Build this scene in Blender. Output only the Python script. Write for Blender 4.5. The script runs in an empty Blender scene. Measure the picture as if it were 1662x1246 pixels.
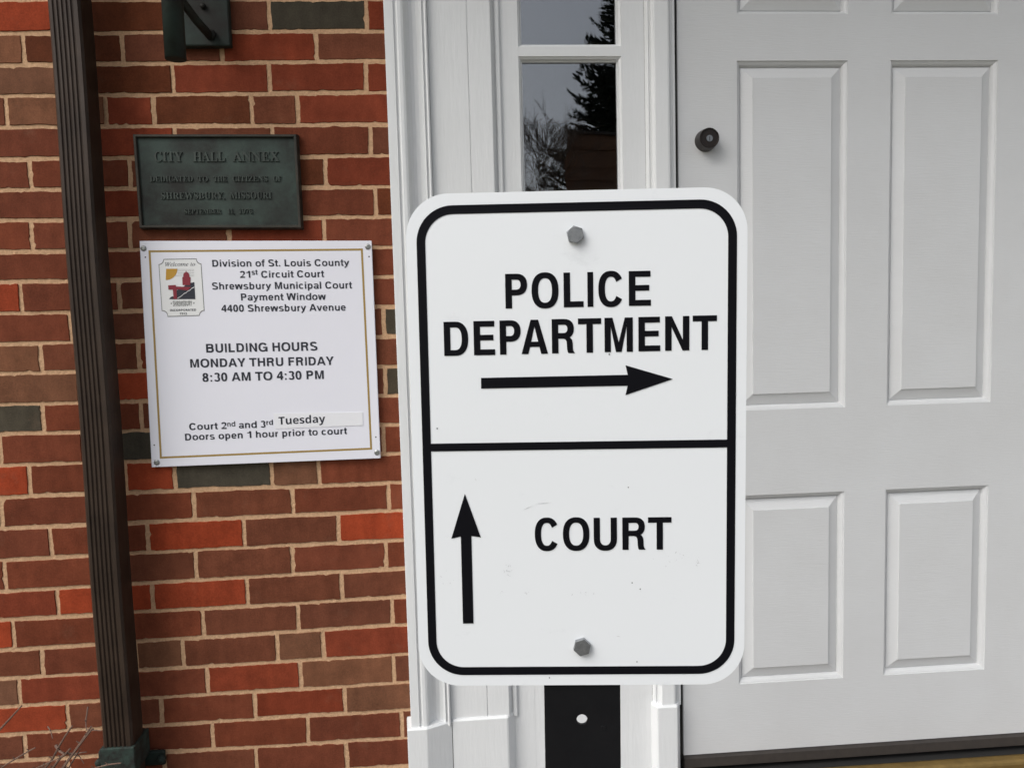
import bpy, bmesh, math, random
from mathutils import Vector, Matrix
random.seed(7)
sc = bpy.context.scene
COL = sc.collection
R_ = math.radians

# ------------------------------------------------------------------ camera
CAM = Vector((0.13152, -1.70981, 0.35214)); YAW, PITCH, ROLL = -0.0702, -0.07899, 0.02677
FPX, CX, CY = 1240.0, 831.0, 623.0            # focal length and centre in photograph pixels
ROT = Matrix.Rotation(YAW, 3, 'Z') @ Matrix.Rotation(PITCH, 3, 'X') @ Matrix.Rotation(ROLL, 3, 'Y')
cd = bpy.data.cameras.new('camera'); cam = bpy.data.objects.new('camera', cd); COL.objects.link(cam)
cd.sensor_width = 36; cd.lens = FPX / 1662 * 36; cd.clip_start = 0.02; cd.clip_end = 400
cd.dof.use_dof = True; cd.dof.focus_distance = .74; cd.dof.aperture_fstop = 40   # a phone's small lens, focused on the near sign
cam.matrix_world = Matrix.Translation(CAM) @ (ROT @ Matrix.Rotation(R_(90), 3, 'X')).to_4x4()
sc.camera = cam

# ------------------------------------------------------------------ sky, sun, exposure
SUN_EL, SUN_AZ = R_(46), R_(-52)              # soft light from the front left, behind the camera
wd = bpy.data.worlds.new('World'); sc.world = wd; wd.use_nodes = True
nt = wd.node_tree; bg = nt.nodes['Background']
sky = nt.nodes.new('ShaderNodeTexSky'); sky.sky_type = 'NISHITA'; sky.sun_disc = False
sky.sun_elevation = SUN_EL; sky.sun_rotation = R_(180) + SUN_AZ * -1
sky.dust_density = 4.0; sky.air_density = 1.0
hs = nt.nodes.new('ShaderNodeHueSaturation'); hs.inputs['Saturation'].default_value = 0.45
nt.links.new(sky.outputs[0], hs.inputs['Color']); nt.links.new(hs.outputs[0], bg.inputs['Color'])
bg.inputs['Strength'].default_value = 0.15
sl_ = bpy.data.lights.new('sun', 'SUN'); so = bpy.data.objects.new('sun', sl_); COL.objects.link(so)
sl_.energy = 1.25; sl_.angle = R_(40); sl_.color = (.96, 1.0, .995)
sd = Vector((math.sin(SUN_AZ) * math.cos(SUN_EL), -math.cos(SUN_AZ) * math.cos(SUN_EL), math.sin(SUN_EL)))
so.rotation_euler = sd.to_track_quat('Z', 'Y').to_euler()
sc.view_settings.view_transform = 'Standard'; sc.view_settings.look = 'None'
sc.view_settings.exposure = 0.22; sc.view_settings.gamma = 1.0

# ------------------------------------------------------------------ helpers
def at(px, py, y):
    """the point of the plane Y=y seen at a photograph pixel"""
    d = ROT @ Vector(((px - CX) / FPX, 1.0, -(py - CY) / FPX))
    return CAM + d * ((y - CAM.y) / d.y)

def obj(name, bm, mat, parent=None, smooth=False):
    me = bpy.data.meshes.new(name); bm.to_mesh(me); bm.free()
    if mat: me.materials.append(mat)
    if smooth:
        for p in me.polygons: p.use_smooth = True
    o = bpy.data.objects.new(name, me); COL.objects.link(o)
    if parent is not None:
        o.parent = parent; o.matrix_parent_inverse = parent.matrix_world.inverted()
    return o

def thing(name, label, cat, loc=(0, 0, 0), rot=None, group=None):
    o = bpy.data.objects.new(name, None); COL.objects.link(o); o.empty_display_size = .05
    m = Matrix.Translation(Vector(loc))
    if rot is not None: m = m @ rot.to_4x4()
    o.matrix_world = m
    return tag(o, label, cat, group)

def tag(o, label, cat, group=None):
    o['label'] = label; o['category'] = cat
    if group: o['group'] = group
    return o

def struct(name, bm, mat):
    o = obj(name, bm, mat); o['kind'] = 'structure'; return o

def box(bm, x0, x1, y0, y1, z0, z1, bev=0.0):
    vs = [bm.verts.new((x, y, z)) for x in (x0, x1) for y in (y0, y1) for z in (z0, z1)]
    fs = [(0,1,3,2),(4,6,7,5),(0,4,5,1),(2,3,7,6),(0,2,6,4),(1,5,7,3)]
    faces = [bm.faces.new([vs[i] for i in f]) for f in fs]
    if bev > 0:
        es = list({e for f in faces for e in f.edges})
        bmesh.ops.bevel(bm, geom=es, offset=bev, segments=2, affect='EDGES', profile=.5)
    return faces

def prism_z(bm, pts, z0, z1, cap=True):
    """closed outline in (x, y) pulled from z0 to z1"""
    a = [bm.verts.new((x, y, z0)) for x, y in pts]; b = [bm.verts.new((x, y, z1)) for x, y in pts]
    n = len(pts)
    for i in range(n): bm.faces.new((a[i], a[(i+1) % n], b[(i+1) % n], b[i]))
    if cap: bm.faces.new(a[::-1]); bm.faces.new(b)

def prism_y(bm, pts, y0, y1):
    """closed outline in (x, z) with thickness y0 (front) .. y1 (back)"""
    a = [bm.verts.new((x, y0, z)) for x, z in pts]; b = [bm.verts.new((x, y1, z)) for x, z in pts]
    n = len(pts)
    for i in range(n): bm.faces.new((a[i], a[(i+1) % n], b[(i+1) % n], b[i]))
    bm.faces.new(a); bm.faces.new(b[::-1])

def fixn(bm): bmesh.ops.recalc_face_normals(bm, faces=bm.faces[:])

def tube(bm, pts, radii, n=8, cap=True):
    pts = [Vector(p) for p in pts]; rings = []
    if not hasattr(radii, '__len__'): radii = [radii] * len(pts)
    for i, p in enumerate(pts):
        d = (pts[min(i+1, len(pts)-1)] - pts[max(i-1, 0)]).normalized()
        u = d.orthogonal().normalized() if i == 0 else (u - d * u.dot(d)).normalized()
        v = d.cross(u)
        rings.append([bm.verts.new(p + (u*math.cos(2*math.pi*k/n) + v*math.sin(2*math.pi*k/n)) * radii[i]) for k in range(n)])
    for a, b in zip(rings, rings[1:]):
        for k in range(n): bm.faces.new((a[k], a[(k+1) % n], b[(k+1) % n], b[k]))
    if cap: bm.faces.new(rings[0][::-1]); bm.faces.new(rings[-1])

def rrect(x0, x1, z0, z1, r, n=10):
    pts = []
    for cx_, cz_, a0 in ((x1-r, z1-r, 0), (x0+r, z1-r, 90), (x0+r, z0+r, 180), (x1-r, z0+r, 270)):
        for k in range(n+1):
            a = R_(a0 + 90*k/n); pts.append((cx_ + r*math.cos(a), cz_ + r*math.sin(a)))
    return pts

def flatpoly(bm, pts, y=0.0):
    vs = [bm.verts.new((x, y, z)) for x, z in pts]
    f = bm.faces.new(vs); return f

def strip(bm, outer, inner, y, closed=True):
    a = [bm.verts.new((x, y, z)) for x, z in outer]; b = [bm.verts.new((x, y, z)) for x, z in inner]
    n = len(a)
    for i in range(n if closed else n-1): bm.faces.new((a[i], a[(i+1) % n], b[(i+1) % n], b[i]))

def face_front(bm):
    for f in bm.faces:
        f.normal_update()
        if f.normal.y > 0: f.normal_flip()

# ------------------------------------------------------------------ materials
def mat(name, col, rough=.6, metal=0.0, noise=None, bump=None, spec=.5, rvar=0.0, coord='Object'):
    """noise: (scale, amount, second colour) variation; bump: (scale, strength, distance)"""
    m = bpy.data.materials.new(name); m.use_nodes = True; t = m.node_tree; b = t.nodes['Principled BSDF']
    b.inputs['Base Color'].default_value = (*col, 1); b.inputs['Roughness'].default_value = rough
    b.inputs['Metallic'].default_value = metal; b.inputs['Specular IOR Level'].default_value = spec
    tc = t.nodes.new('ShaderNodeTexCoord')
    if noise:
        n = t.nodes.new('ShaderNodeTexNoise'); n.inputs['Scale'].default_value = noise[0]; n.inputs['Detail'].default_value = 6
        n.inputs['Roughness'].default_value = .65
        t.links.new(tc.outputs[coord], n.inputs['Vector'])
        r = t.nodes.new('ShaderNodeValToRGB'); r.color_ramp.elements[0].position = .5 - noise[1]; r.color_ramp.elements[1].position = .5 + noise[1]
        r.color_ramp.elements[0].color = (*noise[2], 1); r.color_ramp.elements[1].color = (*col, 1)
        t.links.new(n.outputs[0], r.inputs[0]); t.links.new(r.outputs[0], b.inputs['Base Color'])
    if bump:
        n2 = t.nodes.new('ShaderNodeTexNoise'); n2.inputs['Scale'].default_value = bump[0]; n2.inputs['Detail'].default_value = 5
        mp = t.nodes.new('ShaderNodeMapping')
        if len(bump) > 3: mp.inputs['Scale'].default_value = bump[3]
        t.links.new(tc.outputs[coord], mp.inputs[0]); t.links.new(mp.outputs[0], n2.inputs['Vector'])
        bp = t.nodes.new('ShaderNodeBump'); bp.inputs['Strength'].default_value = bump[1]; bp.inputs['Distance'].default_value = bump[2]
        t.links.new(n2.outputs[0], bp.inputs['Height']); t.links.new(bp.outputs[0], b.inputs['Normal'])
    return m

M = {}
M['white_paint'] = mat('white_paint', (.775, .782, .786), .42, noise=(6, .2, (.735, .742, .742)), bump=(55, .3, .002, (3, 3, .35)))
M['door_paint'] = mat('door_paint', (.660, .667, .673), .42, noise=(5, .2, (.625, .628, .63)), bump=(140, .32, .0014, (.25, 1, 3)))
M['mortar'] = mat('mortar', (.66, .42, .255), .95, noise=(260, .2, (.44, .27, .155)), bump=(520, .6, .0015), spec=.1)
M['bronze'] = mat('bronze', (.040, .060, .050), .55, .1, noise=(10, .14, (.014, .0145, .012)), bump=(180, .3, .001), spec=.3)
M['bronze_rim'] = mat('bronze_rim', (.056, .047, .036), .5, .2, noise=(26, .2, (.020, .022, .018)), bump=(160, .3, .001), spec=.3)
M['bronze_letter'] = mat('bronze_letter', (.048, .062, .052), .45, .25, noise=(40, .2, (.032, .038, .032)), spec=.4)
M['lamp_metal'] = mat('lamp_metal', (.022, .035, .029), .65, .1, noise=(9, .12, (.014, .0125, .010)), bump=(120, .3, .001), spec=.3)
M['spout_metal'] = mat('spout_metal', (.050, .032, .022), .5, .1, noise=(14, .22, (.026, .016, .011)), bump=(40, .5, .003, (1, 1, .2)), spec=.3)
M['patina'] = mat('patina', (.028, .050, .040), .75, .1, noise=(45, .12, (.012, .010, .008)), bump=(150, .5, .002))
M['black_steel'] = mat('black_steel', (.010, .010, .011), .38, 0, noise=(25, .2, (.007, .007, .008)), bump=(200, .15, .0006), spec=.12)
M['black_vinyl'] = mat('black_vinyl', (.005, .005, .007), .5, noise=(30, .2, (.005, .005, .007)), spec=.08)
M['zinc'] = mat('zinc', (.36, .37, .38), .42, .9, noise=(220, .2, (.24, .25, .26)), bump=(500, .3, .0004))
M['screw_metal'] = mat('screw_metal', (.42, .43, .42), .4, .8, noise=(400, .2, (.25, .26, .25)))
M['gold_ink'] = mat('gold_ink', (.33, .215, .05), .5)
M['ink'] = mat('ink', (.014, .016, .028), .5)
M['grey_ink'] = mat('grey_ink', (.16, .16, .15), .5)
M['seal_paper'] = mat('seal_paper', (.77, .77, .765), .4)
M['seal_red'] = mat('seal_red', (.22, .010, .024), .5)
M['seal_gold'] = mat('seal_gold', (.48, .26, .02), .5)
M['label_white'] = mat('label_white', (.80, .80, .83), .35)
M['board_white'] = mat('board_white', (.79, .785, .85), .4, noise=(5, .3, (.77, .77, .835)))
M['lock_bronze'] = mat('lock_bronze', (.036, .027, .023), .38, .5, noise=(80, .2, (.024, .02, .018)))
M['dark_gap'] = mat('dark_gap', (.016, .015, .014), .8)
M['rubber'] = mat('rubber', (.045, .037, .032), .6, noise=(40, .2, (.03, .025, .022)), bump=(60, .3, .001))
M['brass'] = mat('brass', (.33, .215, .07), .42, .6, noise=(30, .25, (.20, .13, .045)), bump=(90, .25, .0008, (.2, 1, 1)))
M['sill_stone'] = mat('sill_stone', (.20, .15, .115), .8, noise=(50, .25, (.13, .10, .08)), bump=(120, .5, .002))
M['concrete'] = mat('concrete', (.24, .23, .215), .9, noise=(14, .3, (.19, .18, .17)), bump=(160, .5, .003))
M['grass'] = mat('grass', (.085, .095, .035), .95, noise=(5, .25, (.13, .105, .05)), bump=(60, .8, .02))
M['mulch'] = mat('mulch', (.075, .05, .035), .95, noise=(60, .2, (.035, .024, .017)), bump=(70, 1, .03))
M['twig_bark'] = mat('twig_bark', (.20, .125, .085), .8, noise=(60, .25, (.09, .05, .04)))
M['tree_bark'] = mat('tree_bark', (.105, .075, .058), .9, noise=(8, .25, (.065, .046, .036)))
M['spruce_green'] = mat('spruce_green', (.042, .055, .040), .8, noise=(3, .25, (.024, .032, .024)))
M['soffit'] = mat('soffit', (.62, .60, .56), .7, noise=(4, .3, (.56, .54, .50)))
M['shingle'] = mat('shingle', (.06, .055, .05), .9, noise=(12, .2, (.04, .036, .033)))
M['brown_siding'] = mat('brown_siding', (.17, .085, .045), .8, noise=(6, .25, (.11, .055, .03)))
M['hall_wall'] = mat('hall_wall', (.16, .11, .075), .8, noise=(3, .25, (.13, .09, .06)))

def sign_white():
    m = mat('sign_white', (.80, .82, .84), .36, noise=(3, .4, (.785, .805, .825)))
    t = m.node_tree; b = t.nodes['Principled BSDF']; tc = t.nodes['Texture Coordinate']
    src = b.inputs['Base Color'].links[0].from_socket
    # grey handling smudges and a few dark specks
    n = t.nodes.new('ShaderNodeTexNoise'); n.inputs['Scale'].default_value = 13; n.inputs['Detail'].default_value = 8; n.inputs['Roughness'].default_value = .75
    r = t.nodes.new('ShaderNodeValToRGB'); r.color_ramp.elements[0].position = .60; r.color_ramp.elements[1].position = .80
    r.color_ramp.elements[0].color = (0, 0, 0, 1); r.color_ramp.elements[1].color = (.30, .30, .30, 1)
    mp = t.nodes.new('ShaderNodeMapping'); mp.inputs['Scale'].default_value = (1, 1, 1.5); mp.inputs['Location'].default_value = (3.1, 0, 1.7)
    t.links.new(tc.outputs['Object'], mp.inputs[0]); t.links.new(mp.outputs[0], n.inputs['Vector']); t.links.new(n.outputs[0], r.inputs[0])
    mx = t.nodes.new('ShaderNodeMixRGB'); mx.inputs[2].default_value = (.45, .46, .48, 1)
    t.links.new(r.outputs[0], mx.inputs[0]); t.links.new(src, mx.inputs[1])
    t.links.new(mx.outputs[0], b.inputs['Base Color'])
    return m
M['sign_white'] = sign_white()
M['scuff'] = mat('scuff', (.40, .405, .42), .6, noise=(700, .1, (.70, .71, .73)))
M['speck'] = mat('speck', (.05, .05, .055), .6)

def brick_mat():
    m = bpy.data.materials.new('brick'); m.use_nodes = True; t = m.node_tree; b = t.nodes['Principled BSDF']
    b.inputs['Roughness'].default_value = .88; b.inputs['Specular IOR Level'].default_value = .1
    at_ = t.nodes.new('ShaderNodeAttribute'); at_.attribute_name = 'brick_colour'
    tc = t.nodes.new('ShaderNodeTexCoord')
    n = t.nodes.new('ShaderNodeTexNoise'); n.inputs['Scale'].default_value = 17; n.inputs['Detail'].default_value = 8; n.inputs['Roughness'].default_value = .7
    t.links.new(tc.outputs['Object'], n.inputs['Vector'])
    r = t.nodes.new('ShaderNodeMapRange'); r.inputs[1].default_value = .25; r.inputs[2].default_value = .75; r.inputs[3].default_value = .68; r.inputs[4].default_value = 1.32
    t.links.new(n.outputs[0], r.inputs[0])
    vm = t.nodes.new('ShaderNodeVectorMath'); vm.operation = 'SCALE'
    t.links.new(at_.outputs['Color'], vm.inputs[0]); t.links.new(r.outputs[0], vm.inputs['Scale'])
    mp = t.nodes.new('ShaderNodeMapping'); mp.inputs['Scale'].default_value = (48, 48, 7); mp.inputs['Rotation'].default_value = (0, .12, 0)
    ns = t.nodes.new('ShaderNodeTexNoise'); ns.inputs['Scale'].default_value = 1.0; ns.inputs['Detail'].default_value = 5
    t.links.new(tc.outputs['Object'], mp.inputs[0]); t.links.new(mp.outputs[0], ns.inputs['Vector'])
    rs = t.nodes.new('ShaderNodeMapRange'); rs.inputs[1].default_value = .3; rs.inputs[2].default_value = .7; rs.inputs[3].default_value = .91; rs.inputs[4].default_value = 1.10
    t.links.new(ns.outputs[0], rs.inputs[0])
    vs_ = t.nodes.new('ShaderNodeVectorMath'); vs_.operation = 'SCALE'; t.links.new(vm.outputs[0], vs_.inputs[0]); t.links.new(rs.outputs[0], vs_.inputs['Scale']); vm = vs_
    # fine dark pits and pale sand grains
    n2 = t.nodes.new('ShaderNodeTexNoise'); n2.inputs['Scale'].default_value = 330; n2.inputs['Detail'].default_value = 3
    t.links.new(tc.outputs['Object'], n2.inputs['Vector'])
    r2 = t.nodes.new('ShaderNodeMapRange'); r2.inputs[1].default_value = .3; r2.inputs[2].default_value = .7; r2.inputs[3].default_value = .86; r2.inputs[4].default_value = 1.12
    t.links.new(n2.outputs[0], r2.inputs[0])
    v2 = t.nodes.new('ShaderNodeVectorMath'); v2.operation = 'SCALE'
    t.links.new(vm.outputs[0], v2.inputs[0]); t.links.new(r2.outputs[0], v2.inputs['Scale'])
    # sparse lime bloom
    n3 = t.nodes.new('ShaderNodeTexNoise'); n3.inputs['Scale'].default_value = 11; n3.inputs['Detail'].default_value = 9; n3.inputs['Roughness'].default_value = .72
    t.links.new(tc.outputs['Object'], n3.inputs['Vector'])
    r3 = t.nodes.new('ShaderNodeMapRange'); r3.inputs[1].default_value = .58; r3.inputs[2].default_value = .80; r3.inputs[3].default_value = 0; r3.inputs[4].default_value = .35
    t.links.new(n3.outputs[0], r3.inputs[0])
    mx = t.nodes.new('ShaderNodeMixRGB'); mx.inputs[2].default_value = (.20, .115, .075, 1)
    t.links.new(r3.outputs[0], mx.inputs[0]); t.links.new(v2.outputs[0], mx.inputs[1]); t.links.new(mx.outputs[0], b.inputs['Base Color'])
    bp = t.nodes.new('ShaderNodeBump'); bp.inputs['Strength'].default_value = .5; bp.inputs['Distance'].default_value = .0015
    t.links.new(n2.outputs[0], bp.inputs['Height']); t.links.new(bp.outputs[0], b.inputs['Normal'])
    return m
M['brick'] = brick_mat()

def glass_mat():
    m = bpy.data.materials.new('window_glass'); m.use_nodes = True; b = m.node_tree.nodes['Principled BSDF']
    b.inputs['Base Color'].default_value = (.95, .97, .97, 1); b.inputs['Roughness'].default_value = 0.0
    b.inputs['Transmission Weight'].default_value = 1.0; b.inputs['IOR'].default_value = 2.2
    t = m.node_tree; tc = t.nodes.new('ShaderNodeTexCoord'); n = t.nodes.new('ShaderNodeTexNoise'); n.inputs['Scale'].default_value = 9; n.inputs['Detail'].default_value = 1
    bp = t.nodes.new('ShaderNodeBump'); bp.inputs['Strength'].default_value = 1; bp.inputs['Distance'].default_value = .00025      # old glass, faintly wavy
    t.links.new(tc.outputs['Object'], n.inputs['Vector']); t.links.new(n.outputs[0], bp.inputs['Height']); t.links.new(bp.outputs[0], b.inputs['Normal'])
    return m
M['glass'] = glass_mat()

# ------------------------------------------------------------------ ground
GZ = -1.15
def ground_sheet():
    bm = bmesh.new(); n = 40
    flatv = {}
    for i in range(n+1):
        for j in range(n+1):
            x = -90 + 180*i/n; y = -140 + 160*j/n
            flatv[i, j] = bm.verts.new((x, y, GZ))
    for i in range(n):
        for j in range(n): bm.faces.new((flatv[i,j], flatv[i+1,j], flatv[i+1,j+1], flatv[i,j+1]))
    return struct('ground', bm, M['grass'])
ground_sheet()
bm = bmesh.new(); box(bm, -3.2, .12, -.75, -.004, GZ - .1, GZ + .012); struct('garden_bed', bm, M['mulch'])
bm = bmesh.new(); box(bm, .16, 2.0, -.62, -.03, GZ - .1, -.80, .008); box(bm, .16, 2.0, -.94, -.625, GZ - .1, -.98, .008)
struct('porch_step', bm, M['concrete'])
bm = bmesh.new(); box(bm, -.4, 2.6, -9, -.945, GZ - .1, GZ + .015, .01); struct('path', bm, M['concrete'])

# ------------------------------------------------------------------ brick wall
CH = .0667
DL = {-15:-.304,-14:-.262,-13:-.204,-12:-.17,-11:-.142,-10:-.091,-9:-.034,-8:-.027,-7:.036,-6:.035,-5:.063,-4:.093,-3:.104,-2:.155,-1:.128,
      0:.081,1:.054,2:.021,3:-.018,4:.006,5:-.011,6:.002,7:.045,8:.091,9:.16}
DR = {-15:-.241,-14:-.174,-13:-.168,-12:-.167,-11:-.168,-10:-.159,-9:-.123,-8:-.10,-7:-.08,-6:-.06,-5:-.04,-4:-.02,-3:0,-2:.015,-1:.03,
      0:.048,1:.077,2:.074,3:.075,4:.078,5:.112,6:.067,7:.062,8:.097,9:.08}
XL, XR = at(35, 600, 0).x, at(595, 600, 0).x
def bed(k, x):
    a = DL.get(k, DL[-15] if k < 0 else DL[9]); b = DR.get(k, DR[-15] if k < 0 else DR[9])
    t = min(max((x - XL) / (XR - XL), -.2), 1.2)
    return CH * (a + (b - a) * t - k)
PAL = {'R': (.310, .053, .021), 'r': (.200, .042, .020), 'b': (.172, .047, .024), 'n': (.160, .053, .029), 'd': (.122, .036, .016),
       'g': (.185, .080, .044), 'k': (.066, .055, .039)}
Z1, Z2, Z3 = (2.518, 0), (2.518, 380), (2.374, 740)
ROWS = {-16: (Z1, 62, [-85,310,705,1100,1497], 'bRdnkr'), -15: (Z1, 190, [95,500,905,1292], 'gdnrn'), -14: (Z1, 315, [-95,300,705,1100,1495], 'bgdrrr'),
 -13: (Z1, 450, [25,432,627,1028,1215], 'ngrdnr'), -12: (Z1, 580, [-95,310,715,1115,1515], 'nbrnbn'), -11: (Z1, 705, [122,530,930,1330], 'bbndr'),
 -10: (Z1, 832, [-72,328,735,1135,1535], 'bbrnbd'), -9: (Z1, 955, [128,530,935,1325], 'bbnrb'), -8: (Z2, 130, [-90,300,700,1100,1508], 'bbbnnb'),
 -7: (Z2, 252, [85,487,880,1280], 'Rbnnb'), -6: (Z2, 380, [-110,290,690,1090,1570], 'nbnnnk'), -5: (Z2, 508, [167,567,960,1350], 'gnrnn'),
 -4: (Z2, 632, [-85,325,720,1120,1575], 'ngRnnk'), -3: (Z2, 757, [177,578,975,1370], 'kbnnb'), -2: (Z2, 880, [0,340,730,1130,1570], 'nbknnb'),
 -1: (Z3, 100, [113,485,675,1048,1230], 'RbRkgb'), 0: (Z3, 215, [5,385,748,1130,1500], 'bbbnbb'), 1: (Z3, 335, [196,570,942,1307], 'bbRnR'),
 2: (Z3, 450, [18,390,757,1128,1490], 'bbnnbb'), 3: (Z3, 568, [222,590,955,1320], 'rRRnn'), 4: (Z3, 685, [52,415,785,1152,1515], 'Rbbnnb'),
 5: (Z3, 795, [163,525,708,1072,1248], 'nbgngr'), 6: (Z3, 908, [75,440,802,1160,1520], 'grbrgn'), 7: (Z3, 1020, [262,625,985,1332], 'Rnbrg'),
 8: (Z3, 1125, [97,460,822,1190,1552], 'nbbbbn'), 9: (Z3, 1235, [-95,265,637,992,1340], 'nnbnbb')}
X_TRIM = at(633.5, 280, -.01).x + .006         # the bricks run in behind the white casing
brick_bm = bmesh.new(); lay = brick_bm.verts.layers.float_color.new('brick_colour')
def add_brick(x0, x1, k, code, fine):
    zt0, zt1, zb0, zb1 = bed(k, x0), bed(k, x1), bed(k+1, x0), bed(k+1, x1)
    m = .0046
    g = [random.uniform(-.0012, .0012) for _ in range(4)]
    c = PAL[code]; f = random.uniform(.88, 1.12); h = random.uniform(.95, 1.05)
    f *= .94; c = (c[0]*f*h, c[1]*f, c[2]*f/h, 1)
    nx = max(2, int((x1-x0)/.007)) if fine else 1; nz = 8 if fine else 1
    jit = .00055 if fine else 0
    loop = []
    def pt(u, v):
        x = x0 + m + (x1 - x0 - 2*m) * u
        zt = zt0 + (zt1-zt0)*u - m + g[0]; zb = zb0 + (zb1-zb0)*u + m + g[1]
        return x, zb + (zt - zb) * v
    for i in range(nx): loop.append(pt(i/nx, 0))
    for i in range(nz): loop.append(pt(1, i/nz))
    for i in range(nx): loop.append(pt(1 - i/nx, 1))
    for i in range(nz): loop.append(pt(0, 1 - i/nz))
    cx_ = sum(p[0] for p in loop)/len(loop); cz_ = sum(p[1] for p in loop)/len(loop)
    hw = (x1-x0)/2; hh = (zt0-zb0)/2
    rings = []
    yo = random.uniform(-.0010, .0002)
    jl = []; w_ = 0
    for p in loop:
        w_ = .55*w_ + random.gauss(0, jit); j = w_
        if fine and random.random() < .025: j -= random.uniform(.001, .0035)
        jl.append(j)
    for ins, y in ((0, .007), (.0002, .0012), (.0010, .0), ):
        ring = []
        for p, j in zip(loop, jl):
            sx = 1 - (ins - j*1.0)/hw; sz = 1 - (ins - j)/hh
            v = brick_bm.verts.new((cx_ + (p[0]-cx_)*sx, y + yo, cz_ + (p[1]-cz_)*sz)); v[lay] = c
            ring.append(v)
        rings.append(ring)
    n = len(loop)
    for a, b in zip(rings, rings[1:]):
        for i in range(n): brick_bm.faces.new((a[i], a[(i+1) % n], b[(i+1) % n], b[i]))
    brick_bm.faces.new(rings[-1])
KTOP, KBOT = -44, 17
for k in range(KTOP, KBOT):
    if k in ROWS:
        (s, oy), zy, js, cols = ROWS[k]
        py = oy + zy / s
        xs = [at(j / s, py, 0).x for j in js]
        cols = list(cols)
        while xs[0] > -2.6: xs.insert(0, xs[0] - .2095); cols.insert(0, random.choice('bbnnrgdR'))
        cols.insert(0, 'b')
        cols = cols[len(cols) - len(xs):]          # colour i lies right of joint i
        cols = cols[:len(xs)]
    else:
        x = -2.7 + (.105 if k % 2 else 0); xs = []
        while x < X_TRIM: xs.append(x); x += .2095
        cols = [random.choice('bbbnnrgdRk') for _ in xs]
    xs.append(X_TRIM + .004)
    for x0, x1, c in zip(xs, xs[1:], cols):
        if x1 - x0 > .018: add_brick(x0, x1, k, c, -1.25 < x1 and -17 < k < 10)
    x = 1.843 + (.105 if k % 2 else 0)               # the wall goes on beyond the entrance
    if k % 2: add_brick(1.843, x, k, random.choice('bbnr'), False)
    while x < 3.6: add_brick(x, x + .2095, k, random.choice('bbbnnrgdRk'), False); x += .2095
for k in range(KTOP, -24):                          # over the entrance head
    x = X_TRIM + (.105 if k % 2 else 0)
    if k % 2: add_brick(X_TRIM + .004, x, k, random.choice('bbnr'), False)
    while x < 1.843: add_brick(x, min(x + .2095, 1.848), k, random.choice('bbbnnrgdR'), False); x += .2095
fixn(brick_bm)
ZB, ZT = bed(KBOT, 0), bed(KTOP, 0)
wall = thing('brick_wall', 'red and brown brick wall with tan mortar behind the plaque and downspout', 'wall', (-1.3, 0, GZ))
bo = obj('brick_course', brick_bm, M['brick'], wall)
bm = bmesh.new()
def mortar_sheet(x0, x1, z0, z1, fine):
    st = .006 if fine else .1
    nx = max(1, int((x1-x0)/st)); nz = max(1, int((z1-z0)/st))
    g = [[bm.verts.new((x0+(x1-x0)*i/nx, .0017 + (random.gauss(0, .0002) if fine else 0), z0+(z1-z0)*j/nz)) for j in range(nz+1)] for i in range(nx+1)]
    for i in range(nx):
        for j in range(nz): bm.faces.new((g[i][j], g[i+1][j], g[i+1][j+1], g[i][j+1]))
    box(bm, x0, x1, .006, .11, z0, z1)
XA = at(-10, 600, 0).x
mortar_sheet(-2.8, XA - .12, ZB, ZT, False); mortar_sheet(XA - .12, X_TRIM + .004, -.78, 1.08, True)
mortar_sheet(XA - .12, X_TRIM + .004, ZB, -.78, False); mortar_sheet(XA - .12, X_TRIM + .004, 1.08, ZT, False)
mortar_sheet(1.838, 3.7, ZB, ZT, False); mortar_sheet(X_TRIM + .004, 1.838, bed(-24, 0) + .002, ZT, False)
obj('mortar', bm, M['mortar'], wall)

# ------------------------------------------------------------------ porch roof (above the frame)
bm = bmesh.new(); box(bm, -.95, 3.2, -.84, -.006, 1.99, 2.06, .006); pr = obj('porch_roof', bm, M['soffit'])
tag(pr, 'white boarded porch roof overhanging the entrance and brick wall', 'roof')
bm = bmesh.new(); vs = [(-.99,-.88,2.062),(3.24,-.88,2.062),(3.24,-.004,2.32),(-.99,-.004,2.32),(-.99,-.88,2.09),(3.24,-.88,2.09),(3.24,-.004,2.35),(-.99,-.004,2.35)]
v = [bm.verts.new(p) for p in vs]
for f in ((0,1,2,3),(7,6,5,4),(0,4,5,1),(1,5,6,2),(2,6,7,3),(3,7,4,0)): bm.faces.new([v[i] for i in f])
obj('shingles', bm, M['shingle'], pr)

# ------------------------------------------------------------------ entrance surround (casing, boards, jamb, plinths)
YS, YD = 0.0, 0.008                            # sash plane, door plane
def X(px, y, py=300): return at(px, py, y).x
sur = thing('door_surround', 'white painted moulded casing and jamb framing the door and sidelight', 'door frame', (X(760, 0), 0, GZ))
ZTOP, ZP = 1.54, at(700, 1172, -.054).z
ZP = at(668, 1181.5, -.054).z
prof = [(633.5,.010),(633.5,-.049),(634.3,-.050),(648,-.050),(649,-.045),(652,-.045),(653,-.0498),(655,-.0508),(660,-.0505),(663.5,-.0485),(665,-.044),(666.5,-.037),
        (669,-.030),(673,-.0245),(678,-.0225),(684,-.0238),(690,-.0285),(693.5,-.0350),(694.2,-.030),(696.8,-.030),(697.4,-.034),(699.5,-.0358),(701.6,-.034),(702.3,-.0222)]
pts = [(X(p, y), y) for p, y in prof]; pts.append((pts[-1][0], .010))
bm = bmesh.new(); prism_z(bm, pts, ZP - .01, ZTOP); fixn(bm); obj('casing', bm, M['white_paint'], sur)
xb0 = pts[-1][0] + .0004
bm = bmesh.new(); box(bm, xb0, X(765.2, -.022), -.022, .01, ZP - .01, ZTOP, .0008); obj('face_board', bm, M['white_paint'], sur)
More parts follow.
